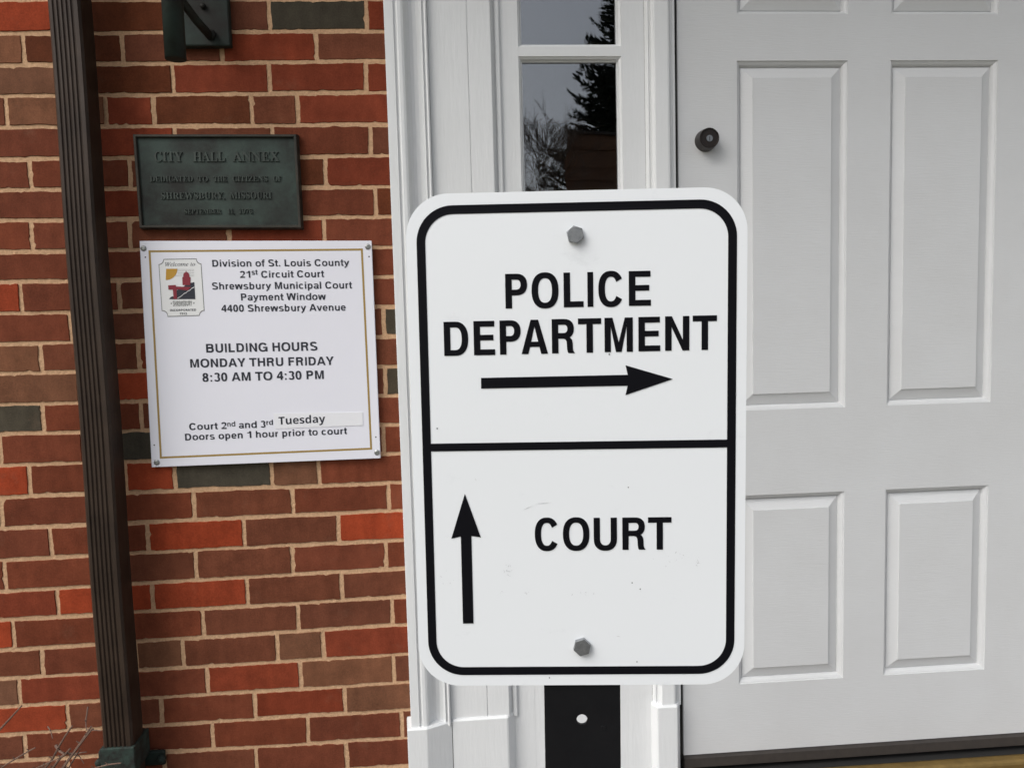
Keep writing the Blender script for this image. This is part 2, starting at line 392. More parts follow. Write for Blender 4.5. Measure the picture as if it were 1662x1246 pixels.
prof = [(765.25,.010),(765.25,-.0200),(766.3,-.0200),(766.9,-.022),(802,-.022),(803,-.0213),(807.5,-.0075),(808.2,-.003),(809.4,-.003),(810,-.0075),(811,-.0085),(815.6,-.0085),(817,-.007),(817.6,.010)]
bm = bmesh.new(); prism_z(bm, [(X(p, y), y) for p, y in prof], ZP - .01, ZTOP); fixn(bm); obj('window_stop', bm, M['white_paint'], sur)
prof = [(1046,.03),(1046,-.001),(1048.4,-.004),(1050,-.0065),(1052,-.0078),(1052.8,-.005),(1055,-.005),(1055.8,-.011),(1057,-.0145),(1060.4,-.0175),(1061.8,-.0205),(1063,-.0215),(1083,-.0215),
        (1085.5,-.0205),(1087,-.018),(1087.8,-.0095),(1090,-.0095),(1090.6,-.0055),(1094.6,-.0055),(1095.2,-.0045),(1095.2,.03)]
def XJ(p, y): return at(p, 100, y).x
bm = bmesh.new(); prism_z(bm, [(XJ(p, y), y) for p, y in prof], ZP - .01, ZTOP); fixn(bm); obj('jamb', bm, M['white_paint'], sur)
bm = bmesh.new(); box(bm, XJ(1095.4, .01), XJ(1099.2, .01), .016, .03, -.70, ZTOP); obj('weatherstrip', bm, M['dark_gap'], sur)
# plinth blocks at the foot
def XP(p, y): return at(p, 1180, y).x
for name, prof in (('plinth_block', [(660.8,.010),(660.8,-.0555),(661.8,-.0563),(692,-.0563),(694,-.0555),(733.4,-.030),(733.4,.010)]),
                   ('plinth_block', [(734.2,.010),(734.2,-.0275),(735,-.0283),(823,-.0283),(825.5,-.0270),(836.5,-.0006),(836.8,.010)]),
                   ('plinth_block', [(1057,.030),(1057.5,-.002),(1058.2,-.006),(1067,-.0255),(1069,-.0268),(1099,-.0268),(1100.2,-.0258),(1103.6,-.008),(1103.6,.030)])):
    bm = bmesh.new(); pp = [(XP(p, y), y) for p, y in prof]
    prism_z(bm, pp, GZ if prof[0][0] < 1000 else -.80, ZP - .004, cap=False)
    # worn, slightly rounded top
    top = [v for v in bm.verts if v.co.z > ZP - .005]
    n = len(pp); ring = top
    cx_ = sum(p[0] for p in pp)/n
    t2 = [bm.verts.new((v.co.x + (cx_ - v.co.x)*.03, min(v.co.y + .0035, .010 if prof[0][0] < 1000 else .03), ZP)) for v in ring]
    for i in range(n): bm.faces.new((ring[i], ring[(i+1) % n], t2[(i+1) % n], t2[i]))
    bm.faces.new(t2); fixn(bm)
    obj(name, bm, M['white_paint'], sur)
# head and the hinge side, above and beyond the frame
XD0, XD1 = at(1099.6, 100, YD).x, at(1099.6, 100, YD).x + .914
DZ0 = at(1390, 1206, YD).z; DZ1 = DZ0 + 2.04
bm = bmesh.new(); box(bm, XD1 + .004, XD1 + .11, -.022, .03, -.80, ZTOP, .002); box(bm, XD1 + .112, 1.84, -.05, .03, -.80, ZTOP, .003); obj('hinge_jamb', bm, M['white_paint'], sur)
bm = bmesh.new(); box(bm, X(633.5, -.05), 1.84, -.056, .03, ZTOP + .0005, bed(-24, 0), .003); obj('head_casing', bm, M['white_paint'], sur)
bm = bmesh.new(); box(bm, XJ(1095.4, 0), XD1 + .003, -.012, .03, DZ1 + .005, ZTOP - .0005); obj('door_head', bm, M['white_paint'], sur)

# ------------------------------------------------------------------ sidelight window
XW0, XW1 = X(818.2, YS) - .012, XJ(1045.6, YS)
wn = thing('sidelight_window', 'tall narrow white framed sidelight window left of the door reflecting trees', 'window', ((XW0+XW1)/2, YS, -.8))
gx0, gx1 = at(846.5, 150, YS).x - .0105, at(1000, 150, YS).x + .0125   # opening of the stiles (sight line + moulding)
gx0 = at(840.5, 60, YS).x; gx1 = at(1008, 60, YS).x
muntins = [(at(925, 76, YS).z, at(925, 91.5, YS).z)]
z_t, z_b = muntins[0]
MH = z_t - z_b; PITCHZ = .345
zs = [z_t + PITCHZ - MH] + []
bars = [(z_t + PITCHZ, z_b + PITCHZ), (z_t, z_b), (z_t - PITCHZ, z_b - PITCHZ), (z_t - 2*PITCHZ, z_b - 2*PITCHZ)]
Z_LOW = bars[-1][1]
bm = bmesh.new()
box(bm, XW0, gx0, YS, YS + .034, GZ, ZTOP - .001)                     # stiles
box(bm, gx1, XW1, YS, YS + .034, GZ, ZTOP - .001)
box(bm, gx0 + .0003, gx1 - .0003, YS + .0004, YS + .034, bars[0][0] + PITCHZ - MH, ZTOP - .001)   # top rail
obj('sash_frame', bm, M['white_paint'], wn)
for i, (a, b) in enumerate(bars):
    bm = bmesh.new(); box(bm, gx0 - .002, gx1 + .002, YS + .0003, YS + .030, b, a)
    obj('muntin', bm, M['white_paint'], wn)
bm = bmesh.new(); box(bm, gx0 - .002, gx1 + .002, YS + .0006, YS + .030, GZ, Z_LOW - .0002); obj('bottom_panel', bm, M['white_paint'], wn)
def sticking(bm, x0, x1, z0, z1, steps):
    """picture-frame moulding inside an opening; steps = [(inset, y)]"""
    prev = None
    for ins, y in steps:
        ring = [bm.verts.new((x, y, z)) for x, z in ((x0+ins, z0+ins), (x1-ins, z0+ins), (x1-ins, z1-ins), (x0+ins, z1-ins))]
        if prev:
            for i in range(4): bm.faces.new((prev[i], prev[(i+1) % 4], ring[(i+1) % 4], ring[i]))
        prev = ring
    return prev
tops = [bars[0][0] + PITCHZ - MH] + [b[1] for b in bars[:-1]]
bots = [b[0] for b in bars]
for zt, zb in zip(tops, bots):
    bm = bmesh.new()
    sticking(bm, gx0, gx1, zb, zt, [(0, YS + .0005), (.0008, YS + .003), (.0045, YS + .0055), (.0062, YS + .0105), (.0068, YS + .013), (.0085, YS + .013), (.0085, YS + .022)])
    fixn(bm); obj('glazing_bead', bm, M['white_paint'], wn)
    bm = bmesh.new(); box(bm, gx0 + .006, gx1 - .006, YS + .018, YS + .022, zb + .006, zt - .006); obj('pane', bm, M['glass'], wn)

# dark hallway behind the sidelight
bm = bmesh.new(); box(bm, -.3, 2.2, .12, 3.6, -.8, 1.7)
for f in bm.faces[:]:
    if f.calc_center_median().y < .13: bm.faces.remove(f)
hall = struct('hallway', bm, M['hall_wall'])
bm = bmesh.new()
for (x0, x1, z0, z1) in ((-.3, XW0 + .004, -.8, 1.7), (XW1 - .004, 2.2, -.8, 1.7), (XW0 + .004, XW1 - .004, ZTOP - .02, 1.7), (XW0 + .004, XW1 - .004, -.8, Z_LOW - .02)):
    box(bm, x0, x1, .112, .119, z0, z1)
w2 = struct('hallway_wall', bm, M['hall_wall'])

# ------------------------------------------------------------------ front door
door = thing('front_door', 'white six panel entrance door with raised panels and a bronze deadbolt', 'door', ((XD0+XD1)/2, YD, DZ0))
def zat(px, py): return at(px, py, YD).z
def xat(px, py): return at(px, py, YD).x
pxL = (sum(xat(*p) for p in ((1194.6,98),(1200.6,1109)))/2, sum(xat(*p) for p in ((1374.6,98),(1372,661),(1369,1100)))/3)
pxR = (sum(xat(*p) for p in ((1444,98),(1439.6,656),(1435,1094)))/3, sum(xat(*p) for p in ((1618,99),(1609,651),(1598,1085)))/3)
zM = (sum(zat(*p) for p in ((1372,661.8),(1439.6,656),(1609,651.7)))/3, sum(zat(*p) for p in ((1194.6,98),(1374.6,98),(1444,98.3),(1618,99.4)))/4)
zLo = (sum(zat(*p) for p in ((1369.8,1100.4),(1435,1094.6),(1598,1085)))/3, sum(zat(*p) for p in ((1370.3,797),(1438.8,794),(1605,787.3)))/3)
zUp = (sum(zat(*p) for p in ((1194,22.5),(1373,22.5),(1442.4,24),(1618,25)))/4, DZ1 - .115)
xs_ = [XD0, pxL[0], pxL[1], pxR[0], pxR[1], XD1]; zs_ = [DZ0, zLo[0], zLo[1], zM[0], zM[1], zUp[0], zUp[1], DZ1]
bm = bmesh.new()
g = {}
for i, x in enumerate(xs_):
    for j, z in enumerate(zs_): g[i, j] = bm.verts.new((x, YD, z))
holes = {(1, 1), (1, 3), (1, 5), (3, 1), (3, 3), (3, 5)}
for i in range(5):
    for j in range(7):
        if (i, j) not in holes: bm.faces.new((g[i,j], g[i+1,j], g[i+1,j+1], g[i,j+1]))
# edges and back of the slab
bk = [bm.verts.new((x, YD + .044, z)) for x, z in ((XD0, DZ0), (XD1, DZ0), (XD1, DZ1), (XD0, DZ1))]
bm.faces.new(bk)
for seq in ([g[i, 0] for i in range(6)], [g[5, j] for j in range(8)], [g[i, 7] for i in range(5, -1, -1)], [g[0, j] for j in range(7, -1, -1)]):
    for a, b in zip(seq, seq[1:]):
        va = bm.verts.new(a.co + Vector((0, .044, 0))); vb = bm.verts.new(b.co + Vector((0, .044, 0))); bm.faces.new((a, b, vb, va))
fixn(bm); face_list = None
obj('door_slab', bm, M['door_paint'], door)
for (i, j) in sorted(holes):
    bm = bmesh.new()
    # ogee sticking, quirk, then the raised field with its bevel
    last = sticking(bm, xs_[i], xs_[i+1], zs_[j], zs_[j+1], [(0, YD), (.0006, YD + .0028), (.0030, YD + .0034), (.0070, YD + .0062), (.0095, YD + .0112), (.0100, YD + .0145),
        (.0118, YD + .0145), (.0125, YD + .0128), (.0360, YD + .0038), (.0366, YD + .0018)])
    bm.faces.new(last); fixn(bm)
    for f in bm.faces:
        f.normal_update()
    obj('raised_panel', bm, M['door_paint'], door)
# deadbolt
dbp = at(1146, 228, YD); r0 = .0245
db = bpy.data.objects.new('deadbolt', None)
bm = bmesh.new()
prev = None; NSEG = 40
ctr = at(1144.8, 229, YD)
steps_ = [(.0245, 0), (.0245, -.004), (.0240, -.008), (.0222, -.0285), (.0214, -.0300), (.0200, -.0300), (.0186, -.0280), (.0088, -.0280)]
for r, y in steps_:
    ring = [bm.verts.new((ctr.x + r*math.cos(2*math.pi*k/NSEG), YD + y, ctr.z + r*math.sin(2*math.pi*k/NSEG))) for k in range(NSEG)]
    if prev:
        for k in range(NSEG): bm.faces.new((prev[k], prev[(k+1) % NSEG], ring[(k+1) % NSEG], ring[k]))
    prev = ring
bm.faces.new(prev); fixn(bm); db = obj('deadbolt', bm, M['lock_bronze'], door, smooth=False)
bm = bmesh.new()
cyl = [(ctr.x + .0070*math.cos(2*math.pi*k/24), ctr.z - .001 + .0070*math.sin(2*math.pi*k/24)) for k in range(24)]
prism_y(bm, cyl, YD - .0298, YD - .027); fixn(bm); obj('lock_cylinder', bm, M['zinc'], db)
bm = bmesh.new(); box(bm, ctr.x - .0007, ctr.x + .0009, YD - .0303, YD - .0290, ctr.z - .0068, ctr.z + .003); obj('keyway', bm, M['dark_gap'], db)
# door bottom sweep
bm = bmesh.new(); zsw = DZ0 - .0005
prism_pts = [(.004, zsw), (-.001, zsw - .003), (-.006, zsw - .006), (-.008, zsw - .027), (.0, zsw - .033), (.03, zsw - .033), (.03, zsw)]
a = [bm.verts.new((XD0, YD + y, z)) for y, z in prism_pts]; b = [bm.verts.new((XD1, YD + y, z)) for y, z in prism_pts]
for i in range(len(a)): bm.faces.new((a[i], a[(i+1) % len(a)], b[(i+1) % len(a)], b[i]))
bm.faces.new(a); bm.faces.new(b[::-1]); fixn(bm); obj('door_sweep', bm, M['rubber'], door)

# threshold
zth = at(1662, 1222, -.03).z
ths = thing('threshold', 'brass edged threshold on a brown stone sill under the white door', 'threshold', ((XD0+XD1)/2, 0, zth))
ZTH = zsw - .043
def bar_x(name, pr_, m, x0=XD0 - .004, x1=XD1 + .004):
    bm = bmesh.new()
    a = [bm.verts.new((x0, y, z)) for y, z in pr_]; b = [bm.verts.new((x1, y, z)) for y, z in pr_]
    for i in range(len(a)): bm.faces.new((a[i], a[(i+1) % len(a)], b[(i+1) % len(a)], b[i]))
    bm.faces.new(a); bm.faces.new(b[::-1]); fixn(bm); return obj(name, bm, M[m], ths)
bar_x('gap_shade_strip', [(.05, ZTH - .02), (.05, ZTH + .003), (-.011, ZTH + .001), (-.011, ZTH - .02)], 'dark_gap')  # near-black strip stands in for the shadow gap under the door sweep
bar_x('brass_strip', [(-.0115, ZTH - .02), (-.0115, ZTH + .0005), (-.016, ZTH + .001), (-.030, ZTH - .001), (-.036, ZTH - .004), (-.038, ZTH - .009), (-.038, ZTH - .02)], 'brass')
bm = bmesh.new(); box(bm, XD0 - .004, XD1 + .10, -.11, .05, -.86, ZTH - .0205, .003); obj('sill', bm, M['sill_stone'], ths)

# ------------------------------------------------------------------ lettering helpers
def to_font(s, fam):
    base = {'serif': (0x1D400, 0x1D41A, 0x1D7CE), 'sans': (0x1D5D4, 0x1D5EE, 0x1D7EC), 'italic': (0x1D434, 0x1D44E, None)}[fam]
    out = ''
    for ch in s:
        if 'A' <= ch <= 'Z': out += chr(base[0] + ord(ch) - 65)
        elif 'a' <= ch <= 'z': out += chr(base[1] + ord(ch) - 97)
        elif ch.isdigit() and base[2]: out += chr(base[2] + ord(ch) - 48)
        else: out += ch
    return out
FONT = bpy.data.fonts.load('<builtin>')
def text_mesh(s, fam, extrude=0.0, off=0.0):
    c = bpy.data.curves.new('t', 'FONT'); c.body = to_font(s, fam); c.font = FONT; c.size = 1; c.dimensions = '2D'; c.fill_mode = 'FRONT'
    c.resolution_u = 4; c.offset = off
    if extrude: c.extrude = extrude; c.fill_mode = 'BOTH'
    o = bpy.data.objects.new('t', c); COL.objects.link(o)
    bpy.context.view_layer.update()
    me = bpy.data.meshes.new_from_object(o.evaluated_get(bpy.context.evaluated_depsgraph_get()))
    bpy.data.objects.remove(o); bpy.data.curves.remove(c)
    bm = bmesh.new(); bm.from_mesh(me); bpy.data.meshes.remove(me)
    return bm
XH = .735
def glyph(ch, w, S, H):
    """polygons of a bold grotesque capital, height 1, width w, stem S, bar H"""
    P = []
    def rect(x0, y0, x1, y1): P.append([(x0,y0),(x1,y0),(x1,y1),(x0,y1)])
    def arc(cx_, cy_, rx, ry, a0, a1, s=S, h=H, n=20):
        for k in range(n):
            t0, t1 = R_(a0 + (a1-a0)*k/n), R_(a0 + (a1-a0)*(k+1)/n)
            q = lambda v: math.copysign(abs(v)**(2/2.35), v)      # slightly squared rounds
            P.append([(cx_+rx*q(math.cos(t0)), cy_+ry*q(math.sin(t0))), (cx_+rx*q(math.cos(t1)), cy_+ry*q(math.sin(t1))),
                      (cx_+(rx-s)*q(math.cos(t1)), cy_+(ry-h)*q(math.sin(t1))), (cx_+(rx-s)*q(math.cos(t0)), cy_+(ry-h)*q(math.sin(t0)))])
    def bowl(x0, xr, y0, y1, s=S, h=H):
        ry = (y1-y0)/2; rx = min((xr-x0)*.72, ry*1.05); xc = xr - rx
        rect(x0, y1-h, xc, y1); rect(x0, y0, xc, y0+h); arc(xc, (y0+y1)/2, rx, ry, -90, 90, s, h)
    if ch == 'I': rect(0,0,w,1)
    elif ch == 'L': rect(0,0,S,1); rect(S,0,w,H)
    elif ch == 'E': rect(0,0,S,1); rect(S,0,w,H); rect(S,1-H,w*.985,1); rect(S,.432,w*.93,.432+H*.97)
    elif ch == 'T': rect(0,1-H,w,1); rect((w-S)/2,0,(w+S)/2,1-H)
    elif ch == 'P': rect(0,0,S,1); bowl(S,w,.375,1)
    elif ch == 'D': rect(0,0,S,1); bowl(S,w,0,1)
    elif ch == 'R':
        rect(0,0,S,1); bowl(S,w*.955,.425,1)
        x = w*.955
        # leg that turns out of the bowl, then drops
        P.append([(w*.50,.425),(w*.50,.425+H*.9),(w*.66,.47),(w*.60,.425-.0)]); 
        L0 = [(w*.50,.425),(w*.585,.405),(w*.63,.35),(w*.645,.27),(w*.655,.13),(w*.675,.05),(w*.715,0)]
        L1 = [(w*.62,.50),(w*.80,.455),(w*.875,.385),(w*.90,.29),(w*.905,.14),(w*.925,.075),(w*1.0,.0)]
        L1[-1] = (w, .0); L1.insert(6, (w*.955,.035)); L0.insert(6, (w*.69,.02))
        for i in range(len(L0)-1): P.append([L0[i], L1[i], L1[i+1], L0[i+1]])
    elif ch == 'O': arc(w/2,.5,w/2,.522,0,360,n=48)
    elif ch == 'C': arc(w/2,.5,w/2,.522,31,329,n=40)
    elif ch == 'U': 
        rect(0,.36,S,1); rect(w-S,.36,w,1); arc(w/2,.36,w/2,.382,180,360,n=28)
    elif ch == 'A':
        P.append([(0,0),(1.06*S,0),(w/2,.80),(w/2,1),(w/2-.58*S,1)]); P.append([(w,0),(w/2+.58*S,1),(w/2,1),(w/2,.80),(w-1.06*S,0)])
        f = lambda y: 1.06*S + (w/2-1.06*S)*y/.80
        P.append([(f(.205)-.01,.205),(w-f(.205)+.01,.205),(w-f(.205+H*.92)+.01,.205+H*.92),(f(.205+H*.92)-.01,.205+H*.92)])
    elif ch == 'M':
        s = S*.96; rect(0,0,s,1); rect(w-s,0,w,1)
        P.append([(s,1),(s*1.28,1),(w/2,.28),(w/2,0),(w/2-s*.46,0),(s,.74)]); P.append([(w-s,1),(w-s,.74),(w/2+s*.46,0),(w/2,0),(w/2,.28),(w-s*1.28,1)])
    elif ch == 'N':
        rect(0,0,S,1); rect(w-S,0,w,1); P.append([(S,1),(S*1.04,1),(w-S,.315),(w-S,0),(w-S*1.04,0),(S,.685)])
    elif ch == 'H': rect(0,0,S,1); rect(w-S,0,w,1); rect(S,.43,w-S,.43+H)
    elif ch == 'F': rect(0,0,S,1); rect(S,1-H,w,1); rect(S,.42,w*.92,.42+H)
    elif ch == 'B': rect(0,0,S,1); bowl(S,w*.96,.445,1); bowl(S,w,0,.445+H)
    elif ch == 'G': arc(w/2,.5,w/2,.522,33,335,n=40); rect(w*.52,.38,w,.38+H*.9); rect(w-S*.8,0,w,.38)
    elif ch == 'Y': P.append([(w/2-S/2,.40),(w/2+S/2,.40),(w/2+S/2,.0),(w/2-S/2,.0)]); P.append([(0,1),(S*1.15,1),(w/2+S*.12,.52),(w/2+S/2,.40),(w/2-S/2,.40)]); P.append([(w,1),(w/2+S/2,.40),(w/2-S*.1,.50),(w-S*1.15,1)])
    elif ch in 'WwvV':
        h = XH if ch in 'wv' else 1; n = 2 if ch in 'Ww' else 1; u = w/n
        for k in range(n):
            a = k*u; t = S*1.05; e = t*.35 if n == 2 else 0
            l = a - (e if k else 0); r = a + u + (e if k < n-1 else 0)
            P.append([(l,h),(l+t,h),(a+u/2+t*.42,0),(a+u/2-t*.52,0)]); P.append([(r-t,h),(r,h),(a+u/2+t*.52,0),(a+u/2-t*.42,0)])
    elif ch == 'y': t = S*1.05; P.append([(0,XH),(t,XH),(w/2+t*.45,.05),(w/2-t*.45,.02)]); P.append([(w-t,XH),(w,XH),(w*.52,-.12),(w*.22,-.12)]); rect(w*.08,-.28,w*.34,-.28+H); P.append([(w*.30,-.28),(w*.56,-.03),(w*.36,-.03),(w*.30,-.14)])
    elif ch == 'S': arc(w/2,.738,w*.47,.284,22,270,n=26); arc(w/2,.265,w/2,.287,-158,90,n=26)
    elif ch == 's': arc(w/2,XH-.205,w*.46,.218,25,270,h=H*.88,n=22); arc(w/2,.205,w/2,.220,-155,90,h=H*.88,n=22)
    elif ch in 'oce':
        a0, a1 = {'o': (0,360), 'c': (38,322), 'e': (0,325)}[ch]; arc(w/2,XH/2,w/2,XH/2+.018,a0,a1,h=H*.95,n=32)
        if ch == 'e': rect(S*.7,.295,w-.01,.295+H*.75)
    elif ch in 'nhmr':
        rect(0,0,S,1 if ch == 'h' else XH); yc = XH*.6
        if ch == 'r': arc(w*.98,XH-.30,w*.98-.02,.31,88,165,n=10)
        elif ch == 'm':
            m_ = (w+S)/2
            for a, b in ((.02,m_),(m_-S+.02,w)): arc((a+b)/2,yc,(b-a)/2,XH+.015-yc,0,170,n=18); rect(b-S,0,b,yc)
        else: arc((w+.02)/2,yc,(w-.02)/2,XH+.015-yc,0,170,n=18); rect(w-S,0,w,yc)
    elif ch == 'u': yc = XH*.4; rect(w-S,0,w,XH); rect(0,yc,S,XH); arc((w-.02)/2,yc,(w-.02)/2,yc+.015,180,350,n=18)
    elif ch in 'bdp':
        x = w-S if ch == 'd' else 0; rect(x,-.29 if ch == 'p' else 0,x+S,XH if ch == 'p' else 1); arc(w/2,XH/2,w/2,XH/2+.018,0,360,h=H*.95,n=32)
    elif ch == 'l': rect(0,0,w,1)
    elif ch == 'i': rect(0,0,w,XH); rect(0,.84,w,1)
    elif ch == 't': x = w*.25; rect(x,.10,x+S,.94); rect(0,XH-H*.85,w,XH); rect(x+S*.4,0,w,H*.85); P.append([(x,.10),(x+S,.10),(x+S,0),(x+S*.4,0)])
    elif ch == 'f': x = w*.24; rect(x,0,x+S,.82); rect(0,XH-H*.85,w*.95,XH); arc(x+.24,.80,.24,.215,95,180,n=10); rect(x+.22,1.015-H,w,1.015)
    elif ch == 'a': rect(w-S,.08,w-.01,XH*.66); P.append([(w-S,.10),(w-.01,.10),(w+.03,0),(w-S+.04,0)]); arc((w-.01)/2,XH-.225,(w-.01)/2,.240,0,162,h=H*.9,n=18); arc(w*.46,.205,w*.46,.222,0,360,h=H*.82,n=24)
    elif ch == '1': rect(w-S,0,w,1); P.append([(0,.70),(0,.83),(w-S,.84),(w-S,.70)]); P.append([(w-S,.84),(w-S,1),(w-S*.8,1),(w*.35,.83)])
    elif ch == '0': arc(w/2,.5,w/2,.518,0,360,n=40)
    elif ch == '8': arc(w/2,.745,w*.45,.272,0,360,h=H*.88,n=32); arc(w/2,.27,w/2,.288,0,360,h=H*.88,n=32)
    elif ch == '3': arc(w/2,.742,w*.46,.275,-80,160,h=H*.9,n=26); arc(w/2,.27,w/2,.288,-165,80,h=H*.9,n=26)
    elif ch == '2': arc(w/2,.70,w/2,.315,-28,168,n=22); P.append([(w*.96,.58),(w*.80,.56),(0,.10),(0,H),(w*.40,H)] ); P.append([(w*.96,.58),(w*.40,H),(w*.16,H*.9),(w*.78,.62)]); rect(0,0,w,H)
    elif ch == '4': rect(w*.56,0,w*.56+S,1); rect(0,.22,w,.22+H); P.append([(0,.22+H),(S*.95,.22+H),(w*.58,.84),(w*.56,1)])
    elif ch == '.': rect(0,0,w,w)
    elif ch == ':': rect(0,0,w,w); rect(0,XH-w,w,XH)
    return P
ADV = dict(zip('ABCDEFGHILMNOPRSTUWYabcdefhilmnoprstuvwy.: ', (.722,.722,.722,.722,.667,.611,.778,.722,.278,.611,.833,.722,.778,.667,.722,.667,.611,.722,.944,.667,
    .556,.611,.556,.611,.556,.333,.611,.278,.278,.889,.611,.611,.611,.389,.556,.333,.611,.556,.778,.556,.278,.333,.278)))
def helv_mesh(s):
    """a line of bold grotesque lettering, capital height 1"""
    bm = bmesh.new(); x = 0.0
    for ch in s:
        adv = ADV.get(ch, .556)/.718
        if ch != ' ':
            sb = .015 if ch in 'AVWYvwytfT' else .055 if ch in 'OCGSocesad0238' else .095
            if ch == '4': sb = .035
            if ch == '1': sb = .12
            w = adv - 2*sb
            if ch in '.:': w = .19; sb = (adv - w)/2
            for p in glyph(ch, w, .218 if ch not in 'abcdefhmnoprstuvwy' else .20, .19 if ch.isupper() or ch.isdigit() else .172):
                try: bm.faces.new([bm.verts.new((x + sb + a, b, 0)) for a, b in p])
                except ValueError: pass
        x += adv
    return bm
CAPH = {}
def cap_of(fam):
    if fam not in CAPH:
        b = text_mesh('E', fam); CAPH[fam] = max(v.co.y for v in b.verts); b.free()
    return CAPH[fam]
def lay_text(bm, s, fam, pl, pr, cap, y, off=0, thick=0.0):
    """text whose left and right ends stand at photo pixels pl, pr on the plane y; cap = capital height in pixels"""
    t = helv_mesh(s) if fam == 'helv' else text_mesh(s, fam, off=off)
    xs = [v.co.x for v in t.verts]; x0, x1 = min(xs), max(xs)
    A, B = at(*pl, y), at(*pr, y); ch = at(pl[0], pl[1] - cap, y).z - A.z
    ch_ = 1.0 if fam == 'helv' else cap_of(fam); idx = {}
    for v in t.verts:
        u = (v.co.x - x0) / (x1 - x0); p = A.lerp(B, u)
        idx[v] = bm.verts.new((p.x, y, p.z + v.co.y / ch_ * ch))
    new = []
    if fam == 'helv':
        for fi, f in enumerate(t.faces):
            for v in f.verts: idx[v].co.y -= .000012*(fi % 7)
    for f in t.faces:
        try: new.append(bm.faces.new([idx[v] for v in f.verts]))
        except ValueError: pass
    t.free()
    for f in new:
        f.normal_update()
        if f.normal.y > 0: f.normal_flip()
    if thick:
        r = bmesh.ops.extrude_face_region(bm, geom=new)
        nv = [e for e in r['geom'] if isinstance(e, bmesh.types.BMVert)]
        bmesh.ops.translate(bm, verts=nv, vec=(0, -thick, 0))

# ------------------------------------------------------------------ bronze plaque
def z5(x, y): return (200 + x/5.54, 200 + y/5.54)
YP = -.020
pc = [at(*z5(*p), YP) for p in ((82,97),(1557,97),(1602,943),(143,943))]
pc = [Vector((p.x, YP, p.z)) for p in pc]
plq = thing('bronze_plaque', 'dark green bronze plaque with raised lettering on the brick wall', 'plaque', (sum(p.x for p in pc)/4, -.002, pc[2].z))
bm = bmesh.new()
cxm = sum(p.x for p in pc)/4; czm = sum(p.z for p in pc)/4; hw = (pc[1].x - pc[0].x + pc[2].x - pc[3].x)/4; hh = (pc[0].z - pc[3].z)/2
prev = None
for ins, y in ((-.0015, -.0015), (0, -.014), (.0006, YP + .001), (.0016, YP), (.0050, YP), (.0062, YP + .001), (.0070, YP + .0065)):
    ring = []
    for p in pc:
        ring.append(bm.verts.new((cxm + (p.x - cxm)*(1 - ins/hw), y, czm + (p.z - czm)*(1 - ins/hh))))
    if prev:
        for i in range(4): bm.faces.new((prev[i], prev[(i+1) % 4], ring[(i+1) % 4], ring[i]))
    prev = ring
rim_in = [v.co.copy() for v in prev]
fixn(bm)
obj('rim', bm, M['bronze_rim'], plq)
bm = bmesh.new(); bm.faces.new([bm.verts.new(c + Vector((0, -.0002, 0))) for c in rim_in]); face_front(bm); obj('plate', bm, M['bronze'], plq)
YF = YP + .0063
for words in ((('CITY', 283, 540, 347, 86), ('HALL', 632, 920, 347, 86), ('ANNEX', 990, 1405, 346, 86)),
              (('DEDICATED', 245, 630, 528, 48), ('TO', 674, 765, 527, 46), ('THE', 815, 935, 527, 46), ('CITIZENS', 985, 1300, 526, 46), ('OF', 1352, 1425, 525, 46)),
              (('SHREWSBURY,', 345, 915, 683, 58), ('MISSOURI', 965, 1335, 681, 58)),
              (('SEPTEMBER', 553, 885, 816, 42), ('11,', 942, 1002, 815, 42), ('1976', 1040, 1165, 814, 42))):
    for w, a, b, yb, cp in words:
        bm = bmesh.new(); lay_text(bm, w, 'serif', z5(a, yb), z5(b, yb - (b-a)*.004), cp/5.54, YF, off=0, thick=.0024)
        fixn(bm); obj('lettering', bm, M['bronze_letter'], plq)

# ------------------------------------------------------------------ opening hours board
YB = -.013
bc = [at(*p, YB) for p in ((226.4,391.1),(602.9,390.7),(617.5,743.4),(246.2,758.1))]
hb = thing('hours_board', 'white printed court and building hours board screwed to the brick wall', 'sign', (sum(p.x for p in bc)/4, 0, bc[2].z))
bm = bmesh.new(); prism_y(bm, [(p.x, p.z) for p in bc], YB, YB + .006); fixn(bm); bmesh.ops.bevel(bm, geom=bm.edges[:], offset=.0006, segments=1, affect='EDGES'); obj('panel', bm, M['board_white'], hb)
def lerp_quad(q, ins):
    c = sum((p for p in q), Vector())/4
    w_ = (q[1] - q[0]).length; h_ = (q[0] - q[3]).length
    return [(c.x + (p.x - c.x)*(1 - 2*ins/w_), c.z + (p.z - c.z)*(1 - 2*ins/h_)) for p in q]
gb = [at(*p, YB) for p in ((241.0,406.4),(588.8,403.4),(604.0,729.2),(259.6,744.0))]
bm = bmesh.new(); strip(bm, lerp_quad(gb, 0), lerp_quad(gb, .0042), YB - .0003); face_front(bm); obj('gold_border', bm, M['gold_ink'], hb)
def z6(x, y): return (340 + x/6.392, 410 + y/6.392)
def z2(x, y): return (x/2.518, 380 + y/2.518)
def z8(x, y): return (240 + x/4.2615, 640 + y/4.2615)
YT = YB - .0004
